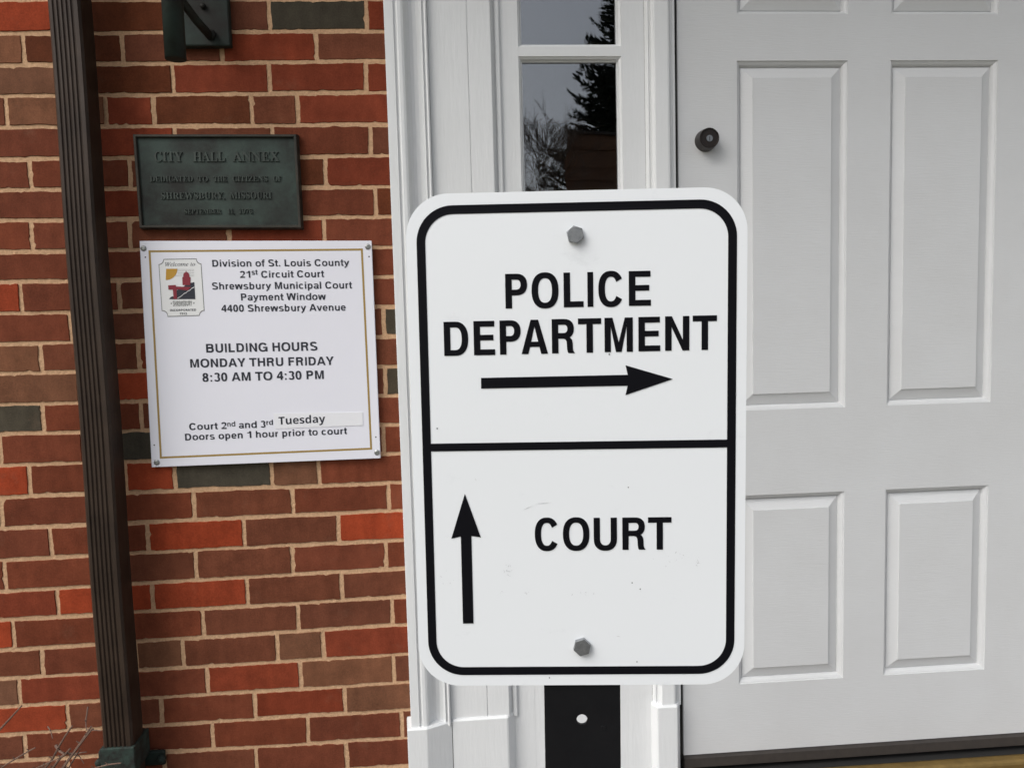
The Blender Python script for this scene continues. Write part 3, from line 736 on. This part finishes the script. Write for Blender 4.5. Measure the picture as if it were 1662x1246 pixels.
LINES = [[('Division of St. Louis County', z6(30,147), z6(1452,138), 11.2)],
 [('21', z6(318,262), z6(425,261), 11.2), ('st', z6(438,230), z6(500,229), 8.5), ('Circuit Court', z6(537,261), z6(1190,254), 11.2)],
 [('Shrewsbury Municipal Court', z6(28,383), z6(1480,371), 11.4)],
 [('Payment Window', z6(328,497), z6(1208,489), 11.4)],
 [('4400 Shrewsbury Avenue', z6(125,615), z6(1415,601), 11.4)],
 [('BUILDING HOURS', z2(843,484), z2(1298,475), 14.2)],
 [('MONDAY THRU FRIDAY', z2(778,545), z2(1365,534), 13.8)],
 [('8:30 AM TO 4:30 PM', z2(828,603), z2(1324,591), 14)],
 [('Court 2', z8(287,246), z8(545,238), 11), ('nd', z8(550,222), z8(605,220), 8.3), ('and 3', z8(630,234), z8(815,228), 11), ('rd', z8(820,211), z8(866,209), 8.3)],
 [('Doors open 1 hour prior to court', z8(258,318), z8(1378,273), 11)]]
for ln in LINES:
    bm = bmesh.new()
    for s, a, b, c in ln: lay_text(bm, s, 'helv', a, b, c, YT)
    obj('lettering', bm, M['ink'], hb)
stq = [at(*z8(*p), YB) for p in ((870,130),(1486,122),(1488,213),(880,236))]
bm = bmesh.new(); prism_y(bm, [(p.x, p.z) for p in stq], YB - .0009, YB - .0001); fixn(bm); stk = obj('sticker', bm, M['label_white'], hb)
bm = bmesh.new(); lay_text(bm, 'Tuesday', 'sans', z8(905,208), z8(1228,193), 12.3, YB - .0012, off=0); obj('lettering', bm, M['ink'], stk)
for px, py in ((233,403),(597,400.5),(254.5,750),(612,734)):
    p = at(px, py, YB); bm = bmesh.new(); prev = None
    for r, y in ((.0062, 0), (.0060, -.0010), (.0044, -.0022), (.0030, -.0026), (.0028, -.0014)):
        ring = [bm.verts.new((p.x + r*math.cos(k*math.pi/10), YB - .0002 + y, p.z + r*math.sin(k*math.pi/10))) for k in range(20)]
        if prev:
            for k in range(20): bm.faces.new((prev[k], prev[(k+1) % 20], ring[(k+1) % 20], ring[k]))
        prev = ring
    bm.faces.new(prev); fixn(bm); s_ = obj('screw', bm, M['screw_metal'], hb)
for px, py in ((236,417.5),(599,416.5),(250.5,722),(610,709)):
    p = at(px, py, YB); bm = bmesh.new()
    flatpoly(bm, [(p.x + .0016*math.cos(k*math.pi/6), p.z + .0016*math.sin(k*math.pi/6)) for k in range(12)], YB - .0003); face_front(bm)
    obj('drill_hole', bm, M['dark_gap'], hb)
# town seal
def zs7(x, y): return (220 + x/7.79, 380 + y/7.79)
def S7(x, y, dy=0): p = at(*zs7(x, y), YB); return (p.x, p.z)
def arc_px(cx_, cy_, r, a0, a1, n=6): return [(cx_ + r*math.cos(R_(a0 + (a1-a0)*k/n)), cy_ + r*math.sin(R_(a0 + (a1-a0)*k/n))) for k in range(n+1)]
outline = [(355,315),(770,308)] + arc_px(838,308,66,180,95) + [(872,968)] + arc_px(876,1034,66,268,182) + [(405,1045)] + arc_px(338,1040,68,0,-95) + [(292,382)] + arc_px(288,318,64,88,2)
def inset(pts, d):
    cx_ = sum(p[0] for p in pts)/len(pts); cy_ = sum(p[1] for p in pts)/len(pts); out = []
    for x, y in pts: l = math.hypot(x-cx_, y-cy_); out.append((x + (cx_-x)/l*d, y + (cy_-y)/l*d))
    return out
bm = bmesh.new(); flatpoly(bm, [S7(*p) for p in outline], YB - .0002); face_front(bm); seal = obj('seal', bm, M['seal_paper'], hb)
bm = bmesh.new(); strip(bm, [S7(*p) for p in outline], [S7(*p) for p in inset(outline, 11)], YB - .0004); face_front(bm); obj('seal_border', bm, M['grey_ink'], seal)
def seal_part(name, polys, m, y):
    bm = bmesh.new()
    for p in polys: flatpoly(bm, [S7(*q) for q in p], YB - y)
    face_front(bm); obj(name, bm, M[m], seal)
seal_part('sun', [[(388,438)] + arc_px(388,438,142,0,92,10)], 'seal_gold', .0006)
hz = [[(530 if y < 520 else 505, y), (742, y+1), (742, y+4), (530 if y < 520 else 505, y+3)] for y in (446,466,487,508,529)]
seal_part('sky_line', hz, 'grey_ink', .0004)
hill = [(524,822),(524,712),(560,690),(596,672),(640,640),(690,618),(745,606),(757,822)]
seal_part('hill', [hill, [(428,822),(440,800),(470,784),(492,800),(492,822)]], 'ink', .0006)
steps7 = [(530,812),(560,795),(590,775),(612,752),(640,742),(660,722),(690,708),(712,685),(748,668)]
seal_part('stair_line', [[(a[0],a[1]-4),(b[0],b[1]-4),(b[0],b[1]+4),(a[0],a[1]+4)] for a, b in zip(steps7, steps7[1:])], 'seal_paper', .0008)
seal_part('tower', [[(596,645),(592,548),(604,540),(606,505),(622,486),(636,480),(638,462),(644,462),(646,480),(664,486),(680,505),(684,540),(697,548),(694,645)]], 'seal_red', .0010)
seal_part('gateway', [[(414,648),(512,642),(512,662),(704,668),(664,712),(560,700),(522,700),(526,822),(484,822),(474,702),(418,702)]], 'seal_red', .0012)
for x, y in ((453,876),(738,872)): seal_part('star', [[(x, y-14),(x+5,y-4),(x+14,y),(x+5,y+4),(x,y+14),(x-5,y+4),(x-14,y),(x-5,y-4)]], 'grey_ink', .0004)
for s, fam, a, b, cp, m in (('Welcome to', 'italic', (375,408), (755,402), 52, 'ink'), ('SHREWSBURY', 'sans', (474,910), (716,905), 64, 'grey_ink'),
                         ('INCORPORATED', 'sans', (434,976), (766,970), 27, 'ink'), ('1913', 'sans', (558,1019), (650,1017), 27, 'ink')):
    bm = bmesh.new(); lay_text(bm, s, fam, zs7(*a), zs7(*b), cp/7.79, YB - .0005, off=0); obj('lettering', bm, M[m], seal)

# ------------------------------------------------------------------ downspout
YG = -.088
def cl(px0, px1, py, y): return (at(px0, py, y).x + at(px1, py, y).x)/2
xt0, xt1 = at(76, 20, YG), at(128, 20, YG); xb0_, xb1_ = at(163.5, 1190, YG), at(214.5, 1190, YG)
WS = ((xt1.x - xt0.x) + (xb1_.x - xb0_.x))/2
gut = thing('downspout', 'brown fluted metal rain downspout running down the brick wall', 'drainpipe', ((xb0_.x + xb1_.x)/2, -.05, GZ))
prof = [(0, .055), (0, .006), (.08, 0)]
fl = [.20, .34, .48, .62, .76]
for f in fl: prof += [(f - .045, 0), (f - .012, .0026), (f + .012, .0026), (f + .045, 0)]
prof += [(.93, 0), (1, .005), (1, .055), (.92, .060), (.08, .060)]
bm = bmesh.new(); rings = []
zt_, zb_ = 1.985, -1.06
N = 60
for i in range(N+1):
    t = i/N; z = zt_ + (zb_ - zt_)*t
    s_ = (xt0.z - z)/(xt0.z - xb0_.z); x0 = xt0.x + (xb0_.x - xt0.x)*s_
    wob = .0008*math.sin(z*9.0)
    rings.append([bm.verts.new((x0 + u*WS + wob, YG + d + wob, z)) for u, d in prof])
n = len(prof)
for a, b in zip(rings, rings[1:]):
    for k in range(n): bm.faces.new((a[k], a[(k+1) % n], b[(k+1) % n], b[k]))
bm.faces.new(rings[-1]); fixn(bm); obj('pipe', bm, M['spout_metal'], gut)
# strap with bolted ears near the foot
zs0, zs1 = at(190, 1245, YG).z - .012, at(190, 1212, YG).z
x0, x1 = xb0_.x, xb1_.x
bm = bmesh.new(); box(bm, x0 - .0035, x1 + .0035, YG - .004, -.012, zs0, zs1, .002); obj('strap', bm, M['patina'], gut)
for sx, xx in ((-1, x0 - .004), (1, x1 + .004)):
    bm = bmesh.new(); e0, e1 = sorted((xx - sx*.03, xx + sx*(.030 if sx > 0 else .012)))
    ez = (at(245, 1243, -.014).z, at(245, 1219, -.014).z) if sx > 0 else (zs0 - .004, zs1 - .014)
    box(bm, e0, e1, -.014 if sx > 0 else -.0745, -.004 if sx > 0 else -.06, ez[0], ez[1], .004); ear = obj('strap_ear', bm, M['lamp_metal'], gut)
    bm = bmesh.new(); c = Vector((e1 - .006 if sx > 0 else e0 + .004, (-.016 if sx > 0 else -.077), (ez[0]+ez[1])/2)); prev = None
    for r, y in ((.009, .004), (.009, -.003), (.006, -.007), (.002, -.0085)):
        ring = [bm.verts.new((c.x + r*math.cos(k*math.pi/6), c.y + y, c.z + r*math.sin(k*math.pi/6))) for k in range(12)]
        if prev:
            for k in range(12): bm.faces.new((prev[k], prev[(k+1) % 12], ring[(k+1) % 12], ring[k]))
        prev = ring
    bm.faces.new(prev); fixn(bm); obj('bolt', bm, M['lamp_metal'], ear)

# ------------------------------------------------------------------ wall lamp
def zl(x, y): return (240 + x/7.555, y/7.555)
YL = -.022
lp0 = at(*zl(462, 300), YL); lp1 = at(*zl(1012, 565), YL)
lamp = thing('wall_lamp', 'verdigris metal wall lamp bracket with a round stem above the plaque', 'lamp', ((lp0.x + lp1.x)/2, 0, lp1.z))
bm = bmesh.new(); box(bm, lp1.x - .115, lp1.x, YL, -.0025, lp1.z, lp1.z + .30, .003); obj('back_plate', bm, M['lamp_metal'], lamp)
YST = -.125
sa, sb = at(*zl(212, 705), YST), at(*zl(470, 735), YST); rs_ = (sb.x - sa.x)/2
sc_ = Vector(((sa.x + sb.x)/2, YST, at(*zl(345, 733), YST).z))
bm = bmesh.new(); tube(bm, [sc_ + Vector((0, 0, .012)), sc_, sc_ + Vector((0, 0, .0005)), sc_ + Vector((0, 0, .42))], [rs_*.80, rs_*.86, rs_, rs_*.97], 28, cap=True)
fixn(bm); st = obj('stem', bm, M['lamp_metal'], lamp, smooth=False)
for p in st.data.polygons: p.use_smooth = abs(p.normal.z) < .3
pA = at(*zl(420, 20), YST + .01); pB = at(*zl(760, 440), YL - .004)
bm = bmesh.new(); tube(bm, [pA + (pA - pB)*.25, pA, pA.lerp(pB, .5) + Vector((0, 0, -.003)), pB], [.0085]*4, 14); obj('arm', bm, M['lamp_metal'], lamp, smooth=True)
bm = bmesh.new(); pB2 = at(*zl(770, 430), YL); tube(bm, [pB2 + Vector((0, .001, 0)), pB2 + Vector((0, -.005, 0)), pB2 + Vector((0, -.010, 0))], [.0115, .011, .008], 18); obj('arm_boss', bm, M['lamp_metal'], lamp, smooth=True)
p = at(*zl(680, 85), YL); bm = bmesh.new(); tube(bm, [p + Vector((0, .001, 0)), p + Vector((0, -.004, 0)), p + Vector((0, -.0075, 0))], [.0062, .0058, .003], 14); obj('bolt', bm, M['lamp_metal'], lamp, smooth=True)
tz = sc_.z + .42
bm = bmesh.new(); tube(bm, [(sc_.x, YST, tz), (sc_.x, YST, tz + .02), (sc_.x, YST, tz + .03), (sc_.x, YST, tz + .05)], [rs_, .06, .068, .07], 6); fixn(bm); obj('lantern_base', bm, M['lamp_metal'], lamp)
bm = bmesh.new(); tube(bm, [(sc_.x, YST, tz + .0505), (sc_.x, YST, tz + .25)], [.058, .075], 6); fixn(bm); obj('lantern_glass', bm, M['glass'], lamp)
bm = bmesh.new(); tube(bm, [(sc_.x, YST, tz + .2505), (sc_.x, YST, tz + .27), (sc_.x, YST, tz + .36)], [.09, .09, .012], 6); fixn(bm); obj('lantern_cap', bm, M['lamp_metal'], lamp)

# ------------------------------------------------------------------ directional sign on its post
SP = Vector((.23907, -1.02242, .2399))
SROT = Matrix.Rotation(-.10034, 3, 'Z') @ Matrix.Rotation(.00756, 3, 'X') @ Matrix.Rotation(.0081, 3, 'Y')
def sgl(px, py):
    """photograph pixel -> (x, z) on the sign's own face"""
    d = ROT @ Vector(((px - CX)/FPX, 1, -(py - CY)/FPX)); n = SROT @ Vector((0, 1, 0))
    P = CAM + d * (n.dot(SP - CAM) / n.dot(d)); L = SROT.transposed() @ (P - SP)
    return (L.x, L.z)
sign = thing('direction_sign', 'white metal police department and court arrow sign bolted to a black post', 'sign', SP, SROT)
def sobj(name, bm, m, parent=None):
    """geometry given in sign coordinates"""
    me = bpy.data.meshes.new(name); bm.to_mesh(me); bm.free(); me.materials.append(M[m])
    o = bpy.data.objects.new(name, me); COL.objects.link(o); o.parent = parent or sign
    return o
W2, H2, TH = .1524, .2286, .0022
bm = bmesh.new(); prism_y(bm, rrect(-W2, W2, -H2, H2, .0385, 14), 0, TH); fixn(bm); panel = sobj('panel', bm, 'sign_white')
bx, bz, bt = .1431, .2181, .0078
bm = bmesh.new(); strip(bm, rrect(-bx, bx, -bz, bz, .0330, 14), rrect(-bx+bt, bx-bt, -bz+bt, bz-bt, .0255, 14), -.0004); face_front(bm); sobj('border', bm, 'black_vinyl', panel)
def zz6(x, y): return (620 + x/2.282, 700 + y/2.282)
def zz5(x, y): return (640 + x/2.77, 290 + y/2.77)
dl = [sgl(*zz6(187,46)), sgl(*zz6(1275,28)), sgl(*zz6(1275,57)), sgl(*zz6(187,75))]
z0, z1 = (dl[2][1]+dl[3][1])/2, (dl[0][1]+dl[1][1])/2
bm = bmesh.new(); flatpoly(bm, [(-bx+bt-.0003, z0), (bx-bt+.0003, z0), (bx-bt+.0003, z1), (-bx+bt-.0003, z1)], -.0005); face_front(bm); sobj('divider', bm, 'black_vinyl', panel)

def sign_word(word, zz, boxes, base, capl):
    """boxes: letter extents in zoom pixels; base, capl: (y at left, y at right) of baseline and cap line"""
    bm = bmesh.new(); n = len(word); xl, xr = boxes[0][0], boxes[-1][1]
    lo = [sgl(*zz(xl, base[0])), sgl(*zz(xr, base[1]))]; hi = [sgl(*zz(xl, capl[0])), sgl(*zz(xr, capl[1]))]
    ch = ((hi[0][1]-lo[0][1]) + (hi[1][1]-lo[1][1]))/2
    for li, (c, (a, b)) in enumerate(zip(word, boxes)):
        t = (a - xl)/(xr - xl); ymid = lambda x: ((base[0]+capl[0])/2*(1-(x-xl)/(xr-xl)) + (base[1]+capl[1])/2*(x-xl)/(xr-xl))
        x0 = sgl(*zz(a, ymid(a)))[0]; x1 = sgl(*zz(b, ymid(b)))[0]
        zb = lo[0][1] + (lo[1][1]-lo[0][1])*((a+b)/2 - xl)/(xr-xl)
        for pi, p in enumerate(glyph(c, (x1-x0)/ch, .189, .168)):
            vs = [bm.verts.new((x0 + x*ch, -.0004 - .00001*(pi % 3), zb + y*ch)) for x, y in p]
            try: bm.faces.new(vs)
            except ValueError: pass
    face_front(bm); return sobj('lettering', bm, 'black_vinyl', panel)
sign_word('POLICE', zz5, [(499,597),(617,738),(761,850),(868,894),(917,1030),(1054,1153)], (584,570), (431,411))
sign_word('DEPARTMENT', zz5, [(223,332),(357,452),(474,568),(571,690),(708,812),(826,930),(945,1072),(1097,1195),(1217,1326),(1341,1450)], (797,768), (646,611))
sign_word('COURT', zz6, [(566,655),(670,768),(784,870),(890,977),(985,1072)], (440,436), (321,316))
def sign_arrow(zz, px, parts):
    bm = bmesh.new()
    vs = [bm.verts.new((x, -.0005, z)) for x, z in (sgl(*zz(*p)) for p in px)]
    for q in parts: bm.faces.new([vs[i] for i in q])
    face_front(bm); return sobj('arrow', bm, 'black_vinyl', panel)
sign_arrow(zz5, [(390,895),(1049,881),(1039,838),(1252,900),(1039,972),(1049,930),(390,943)], ((0,1,5,6),(1,2,3),(1,3,5),(3,4,5)))
sign_arrow(zz6, [(307,230),(366,391),(331,386),(339,709),(300,710),(292,388),(257,396)], ((2,3,4,5),(0,1,2),(0,2,5),(0,5,6)))
# scuffs and specks where the photograph shows them
def scuff(zz, cx_, cy_, rx, ry, n, m, seed, size):
    rd = random.Random(seed); bm = bmesh.new()
    for _ in range(n):
        x, y = cx_ + rd.gauss(0, rx), cy_ + rd.gauss(0, ry); X0, Z0 = sgl(*zz(x, y)); a = rd.uniform(0, math.pi); s = size*rd.uniform(.4, 1.3)
        dx, dz = math.cos(a)*s, math.sin(a)*s; wx, wz = -math.sin(a)*s*.3, math.cos(a)*s*.3
        yy = -.00025 - .000004*_
        vs = [bm.verts.new((X0+sx*dx+sw*wx, yy, Z0+sx*dz+sw*wz)) for sx, sw in ((-1,0),(-.3,-1),(1,-.2),(.4,.8))]
        bm.faces.new(vs)
    face_front(bm); sobj('scuff', bm, m, panel)
scuff(zz6, 462, 515, 9, 14, 16, 'scuff', 1, .0012); scuff(zz6, 1085, 475, 22, 16, 11, 'scuff', 2, .0009); scuff(zz6, 1168, 482, 6, 10, 8, 'scuff', 4, .0010)
scuff(zz6, 535, 597, 14, 2.5, 4, 'scuff', 3, .0010); scuff(zz6, 740, 600, 30, 3, 6, 'scuff', 6, .0010); scuff(zz6, 450, 592, 6, 5, 4, 'scuff', 7, .0009); scuff(zz6, 240, 560, 18, 20, 6, 'scuff', 5, .0008)
for px, py in ((912,206),(926,559),(944,851),(620,910),(956,582)):
    x, z = sgl(*zz6(px, py)); bm = bmesh.new(); flatpoly(bm, [(x + .0006*math.cos(k), z + .0006*math.sin(k)) for k in range(6)], -.0006); face_front(bm); sobj('speck', bm, 'speck', panel)
for px, py in ((193,1122),(966,789)):
    x, z = sgl(*zz5(px, py)); bm = bmesh.new(); flatpoly(bm, [(x + .0007*math.cos(k), z + .0007*math.sin(k)) for k in range(6)], -.0006); face_front(bm); sobj('speck', bm, 'speck', panel)
for pts_ in (((523,290),(560,272)),((565,267),(628,262)),((345,172),(350,183)),((866,755),(884,759))):
    (xa, za), (xb, zb) = sgl(*zz6(*pts_[0])), sgl(*zz6(*pts_[1])); d = Vector((xb-xa, zb-za)); n_ = Vector((-d.y, d.x)).normalized()*.0003
    bm = bmesh.new(); flatpoly(bm, [(xa, za), ((xa+xb)/2+n_.x, (za+zb)/2+n_.y), (xb, zb), ((xa+xb)/2-n_.x, (za+zb)/2-n_.y)], -.00045); face_front(bm); sobj('scratch', bm, 'scuff', panel)
# hexagon bolts
def hexbolt(px, py, rot, af, dome):
    x, z = sgl(px, py); bm = bmesh.new(); prev = None
    steps = [(1.0, 0), (1.0, -.0040), (.90, -.0054)] if not dome else [(1.0, 0), (1.0, -.0042), (.97, -.0048)]
    for r, y in steps:
        ring = []
        for k in range(24):
            a = 2*math.pi*k/24
            hexr = af/2/math.cos(((a - R_(30)) % R_(60)) - R_(30)) if True else af/2
            rr = hexr if r == 1.0 or dome else af/2*.97
            if r != 1.0 and dome: rr = hexr*.97
            ring.append(bm.verts.new((x + rr*math.cos(a + R_(rot)), y, z + rr*math.sin(a + R_(rot)))))
        if prev:
            for k in range(24): bm.faces.new((prev[k], prev[(k+1) % 24], ring[(k+1) % 24], ring[k]))
        prev = ring
    bm.faces.new(prev); fixn(bm); b = sobj('bolt', bm, 'zinc'); 
    if dome:
        for k, (a0, l) in enumerate(((100, .0022), (140, .0022), (200, .0030))):
            q = bmesh.new(); cx_, cz_ = x + .0042*math.cos(R_(a0)), z + .0042*math.sin(R_(a0))
            box(q, cx_ - l/2, cx_ + l/2, -.0051, -.0047, cz_ - .0003, cz_ + .0003); sobj('raised_mark', q, 'zinc', b)
    return b
hexbolt(933.5, 381.5, 12, .0140, False); hexbolt(944.5, 1047.5, 47, .0146, True)
# post: folded steel channel with punched holes, standing in the ground
xL, xR = -.0345, .0373
zbot = GZ - .25 - SP.z; ztop = .205
hx, hz_ = sgl(945, 1169.5)
bm = bmesh.new(); yf, yb_ = TH + .0006, TH + .0036
def plate_with_holes(bm, x0, x1, z0, z1, holes, y0, y1, r):
    zc = sorted(h[1] for h in holes); cuts = [z0] + [(a+b)/2 for a, b in zip(zc, zc[1:])] + [z1]; n = 24
    for hxy, za, zb in zip(sorted(holes, key=lambda h: h[1]), cuts, cuts[1:]):
        cx_, cz_ = hxy; ci = []; co = []
        for k in range(n):
            a = 2*math.pi*(k+.5)/n; c, s = math.cos(a), math.sin(a); ci.append((cx_ + r*c, cz_ + r*s))
            tx = (x1-cx_)/c if c > 0 else (x0-cx_)/c; tz_ = ((zb-cz_)/s if s > 0 else (za-cz_)/s) if abs(s) > 1e-6 else 1e9
            t = min(tx, tz_); co.append((cx_ + t*c, cz_ + t*s))
        # snap the nearest outer points to the four corners
        for corner in ((x0,za),(x1,za),(x0,zb),(x1,zb)):
            k = min(range(n), key=lambda i: (co[i][0]-corner[0])**2 + (co[i][1]-corner[1])**2); co[k] = corner
        for y in (y0, y1):
            strip(bm, co, ci, y)
        a_ = [bm.verts.new((x, y0, z)) for x, z in ci]; b_ = [bm.verts.new((x, y1, z)) for x, z in ci]
        for k in range(n): bm.faces.new((a_[k], a_[(k+1) % n], b_[(k+1) % n], b_[k]))
step = .0762
holes_ = []
zz_ = hz_
while zz_ > zbot + .05: holes_.append((hx, zz_)); zz_ -= step
zz_ = hz_ + step
while zz_ < ztop - .03: holes_.append((hx, zz_)); zz_ += step
plate_with_holes(bm, xL, xR, zbot, ztop, holes_, yf, yb_, .0052)
for xx0, xx1 in ((xL, xL + .003), (xR - .003, xR)): box(bm, xx0, xx1, yb_ + .0001, yb_ + .030, zbot, ztop)
bmesh.ops.remove_doubles(bm, verts=bm.verts[:], dist=1e-6); fixn(bm); post = sobj('post', bm, 'black_steel')
x, z = sgl(980, 1183); bm = bmesh.new(); box(bm, x - .0024, x + .0024, yf - .0007, yf + .0003, z - .0022, z + .0022, .0005); sobj('paint_chip', bm, 'black_steel', post)

# ------------------------------------------------------------------ bare shrub at the foot of the wall
def zt(x, y): return (x/4.888, 1080 + y/4.888)
shr = thing('bare_shrub', 'leafless twiggy shrub at the foot of the brick wall beside the downspout', 'shrub', (-.74, -.26, GZ))
TW = [([(-40,540),(0,500),(90,400),(172,320)], -.22, .0019), ([(20,800),(120,735),(230,668),(280,648)], -.26, .0017), ([(375,480),(400,520),(416,572)], -.18, .0012),
      ([(360,812),(410,735),(470,640),(520,550),(572,475)], -.20, .0022), ([(490,812),(560,720),(640,610),(718,485)], -.24, .0024), ([(500,812),(600,670),(690,545),(742,495)], -.27, .0022),
      ([(690,500),(740,515),(810,512)], -.25, .0012), ([(445,632),(480,672),(515,705)], -.21, .0026), ([(515,698),(600,690),(685,684)], -.25, .0016), ([(740,812),(850,785),(960,762)], -.28, .0017),
      ([(695,320),(676,440),(690,505)], -.20, .0013), ([(420,812),(480,730),(515,700),(560,655)], -.23, .0026), ([(275,812),(350,775),(470,735)], -.25, .0016), ([(550,812),(610,700),(625,660)], -.26, .0016), ([(570,690),(625,720),(670,768)], -.24, .0010)]
for i, (pl, y, r) in enumerate(TW):
    bm = bmesh.new(); P3 = [at(*zt(*p), y - .012*k) for k, p in enumerate(pl)]
    if pl[0][1] > 780: P3.insert(0, Vector((-.74 + .02*(i % 5 - 2), -.26, GZ + .005)))
    P3 = [p + Vector((random.gauss(0, .001), 0, random.gauss(0, .001))) for p in P3]
    rr = [r*(1.25 - .6*k/(len(P3)-1)) for k in range(len(P3))]
    tube(bm, P3, rr, 6)
    for k in range(1, len(P3)-1):                     # buds
        b0 = P3[k]; tube(bm, [b0, b0 + Vector((random.uniform(-.006,.006), -.002, .006))], [r*.9, r*.3], 5)
    obj('twig', bm, M['twig_bark'], shr)

# ------------------------------------------------------------------ across the street: what the sidelight mirrors
def mirror_at(px, py, dist):
    """where a thing `dist` metres in front of the wall stands to be mirrored in the pane at a photograph pixel"""
    yp = YS + .02; P = at(px, py, yp + dist + yp); return Vector((P.x, 2*yp - P.y, P.z))
def spruce(base, height, spread, seed, name, label):
    rd = random.Random(seed); t = thing(name, label, 'tree', base)
    bm = bmesh.new(); tube(bm, [base, base + Vector((0, 0, height*.5)), base + Vector((0, 0, height))], [.17, .10, .015], 8); obj('trunk', bm, M['tree_bark'], t)
    bm = bmesh.new(); z = .8
    def needle_shoot(p, d, l):
        """a bottle-brush shoot: spindle plus needle fins"""
        d = d.normalized(); u = d.orthogonal().normalized(); v = d.cross(u)
        for k in range(3):
            a = math.pi*k/3 + rd.random(); w_ = (u*math.cos(a) + v*math.sin(a))*l*.13
            vs = [bm.verts.new(q) for q in (p - w_*.5, p + d*l*.35 - w_, p + d*l*.8 - w_*.7, p + d*l, p + d*l*.8 + w_*.7, p + d*l*.35 + w_, p + w_*.5)]
            bm.faces.new(vs)
    while z < height - .05:
        f = 1 - z/height; R0 = spread*f*rd.uniform(.82, 1.1) + .10; nb = max(7, int(24*f + 7))
        a0 = rd.random()*6.28
        for b in range(nb):
            a = a0 + 6.283*b/nb + rd.gauss(0, .15); L = R0*rd.uniform(.75, 1.12); seg = max(3, int(L/.10))
            for s in range(1, seg+1):
                u_ = s/seg; p = base + Vector((math.cos(a)*L*u_, math.sin(a)*L*u_, z - .22*L*u_ + .26*L*u_*u_*u_))
                out = Vector((math.cos(a), math.sin(a), .25)); side = Vector((-math.sin(a), math.cos(a), 0))
                l = .21*(1.25 - .5*u_)
                for sg in (-1, 1): needle_shoot(p, out*.55 + side*sg*rd.uniform(.5, 1.0) + Vector((0, 0, rd.uniform(-.1, .45))), l*rd.uniform(.7, 1.2))
                if s == seg or rd.random() < .4: needle_shoot(p, out + Vector((0, 0, rd.uniform(.2, .9))), l*rd.uniform(.8, 1.2))
        z += .17*rd.uniform(.8, 1.2)*(.55 + .6*f)
    obj('crown', bm, M['spruce_green'], t)
def bare_tree(base, height, seed, label):
    rd = random.Random(seed); t = thing('bare_tree', label, 'tree', base)
    bt, bc_ = bmesh.new(), bmesh.new()
    def grow(p, d, l, r, lev):
        n = 3; pts_ = [p]; q = p
        for i in range(n):
            d = (d + Vector((rd.gauss(0, .13), rd.gauss(0, .13), rd.gauss(.03, .08)))).normalized(); q = q + d*l/n; pts_.append(q)
        tube(bt if lev == 0 else bc_, pts_, [r*(1 - .42*i/n) for i in range(n+1)], 6 if lev < 2 else 4, cap=False)
        if lev >= 7: return
        for k in range(4 if 2 < lev < 6 else 3):
            base_p = pts_[-1] if k < 2 else pts_[rd.randint(1, 2)]
            ax = Vector((rd.gauss(0, 1), rd.gauss(0, 1), rd.gauss(0, .5))).normalized()
            grow(base_p, (d + ax*rd.uniform(.45, .85)).normalized(), l*rd.uniform(.66, .86), max(r*.6, .0036), lev+1)
    grow(base, Vector((0, 0, 1)), height*.22, height*.012, 0)
    obj('trunk', bt, M['tree_bark'], t); obj('limb', bc_, M['tree_bark'], t)
D1 = 13.0
edge = mirror_at(1036, 160, D1)
spruce(Vector((edge.x, edge.y, GZ)), 8.6, 3.4, 3, 'spruce_tree', 'dark spruce tree across the path, mirrored in the sidelight glass')
bt_ = mirror_at(862, 190, 8.0)
bare_tree(Vector((bt_.x, bt_.y, GZ)), 5.6, 11, 'leafless branching tree mirrored at lower left of the sidelight glass')
h0 = mirror_at(918, 222, 9.5); h1 = mirror_at(1090, 222, 9.5)
shed = thing('brown_shed', 'brown clapboard shed below the spruce, faintly mirrored in the sidelight glass', 'shed', ((h0.x+h1.x)/2, h0.y - 1.2, GZ))
bm = bmesh.new(); zb = GZ; nb = 20; hgt = (h0.z - GZ)/nb
for k in range(nb):
    z0 = GZ + k*hgt; vs = [(h0.x, h0.y + .0, z0 + hgt), (h1.x + 1, h0.y, z0 + hgt), (h1.x + 1, h0.y + .02, z0), (h0.x, h0.y + .02, z0)]
    bm.faces.new([bm.verts.new(v_) for v_ in vs])
    bm.faces.new([bm.verts.new(v_) for v_ in ((h0.x, h0.y + .02, z0), (h1.x + 1, h0.y + .02, z0), (h1.x + 1, h0.y, z0 - .0005), (h0.x, h0.y, z0 - .0005))])
h2 = mirror_at(940, 222, 11.9)
prism_z(bm, [(h0.x, h0.y - .005), (h1.x + 1, h0.y - .005), (h1.x + 1, h2.y), (h2.x, h2.y)], GZ, h0.z - .004)
fixn(bm); obj('wall', bm, M['brown_siding'], shed)
bm = bmesh.new(); prism_z(bm, [(h0.x - .03, h0.y + .05), (h1.x + 1.1, h0.y + .05), (h1.x + 1.1, h2.y), (h2.x, h2.y)], h0.z, h0.z + .04); obj('roof', bm, M['shingle'], shed)
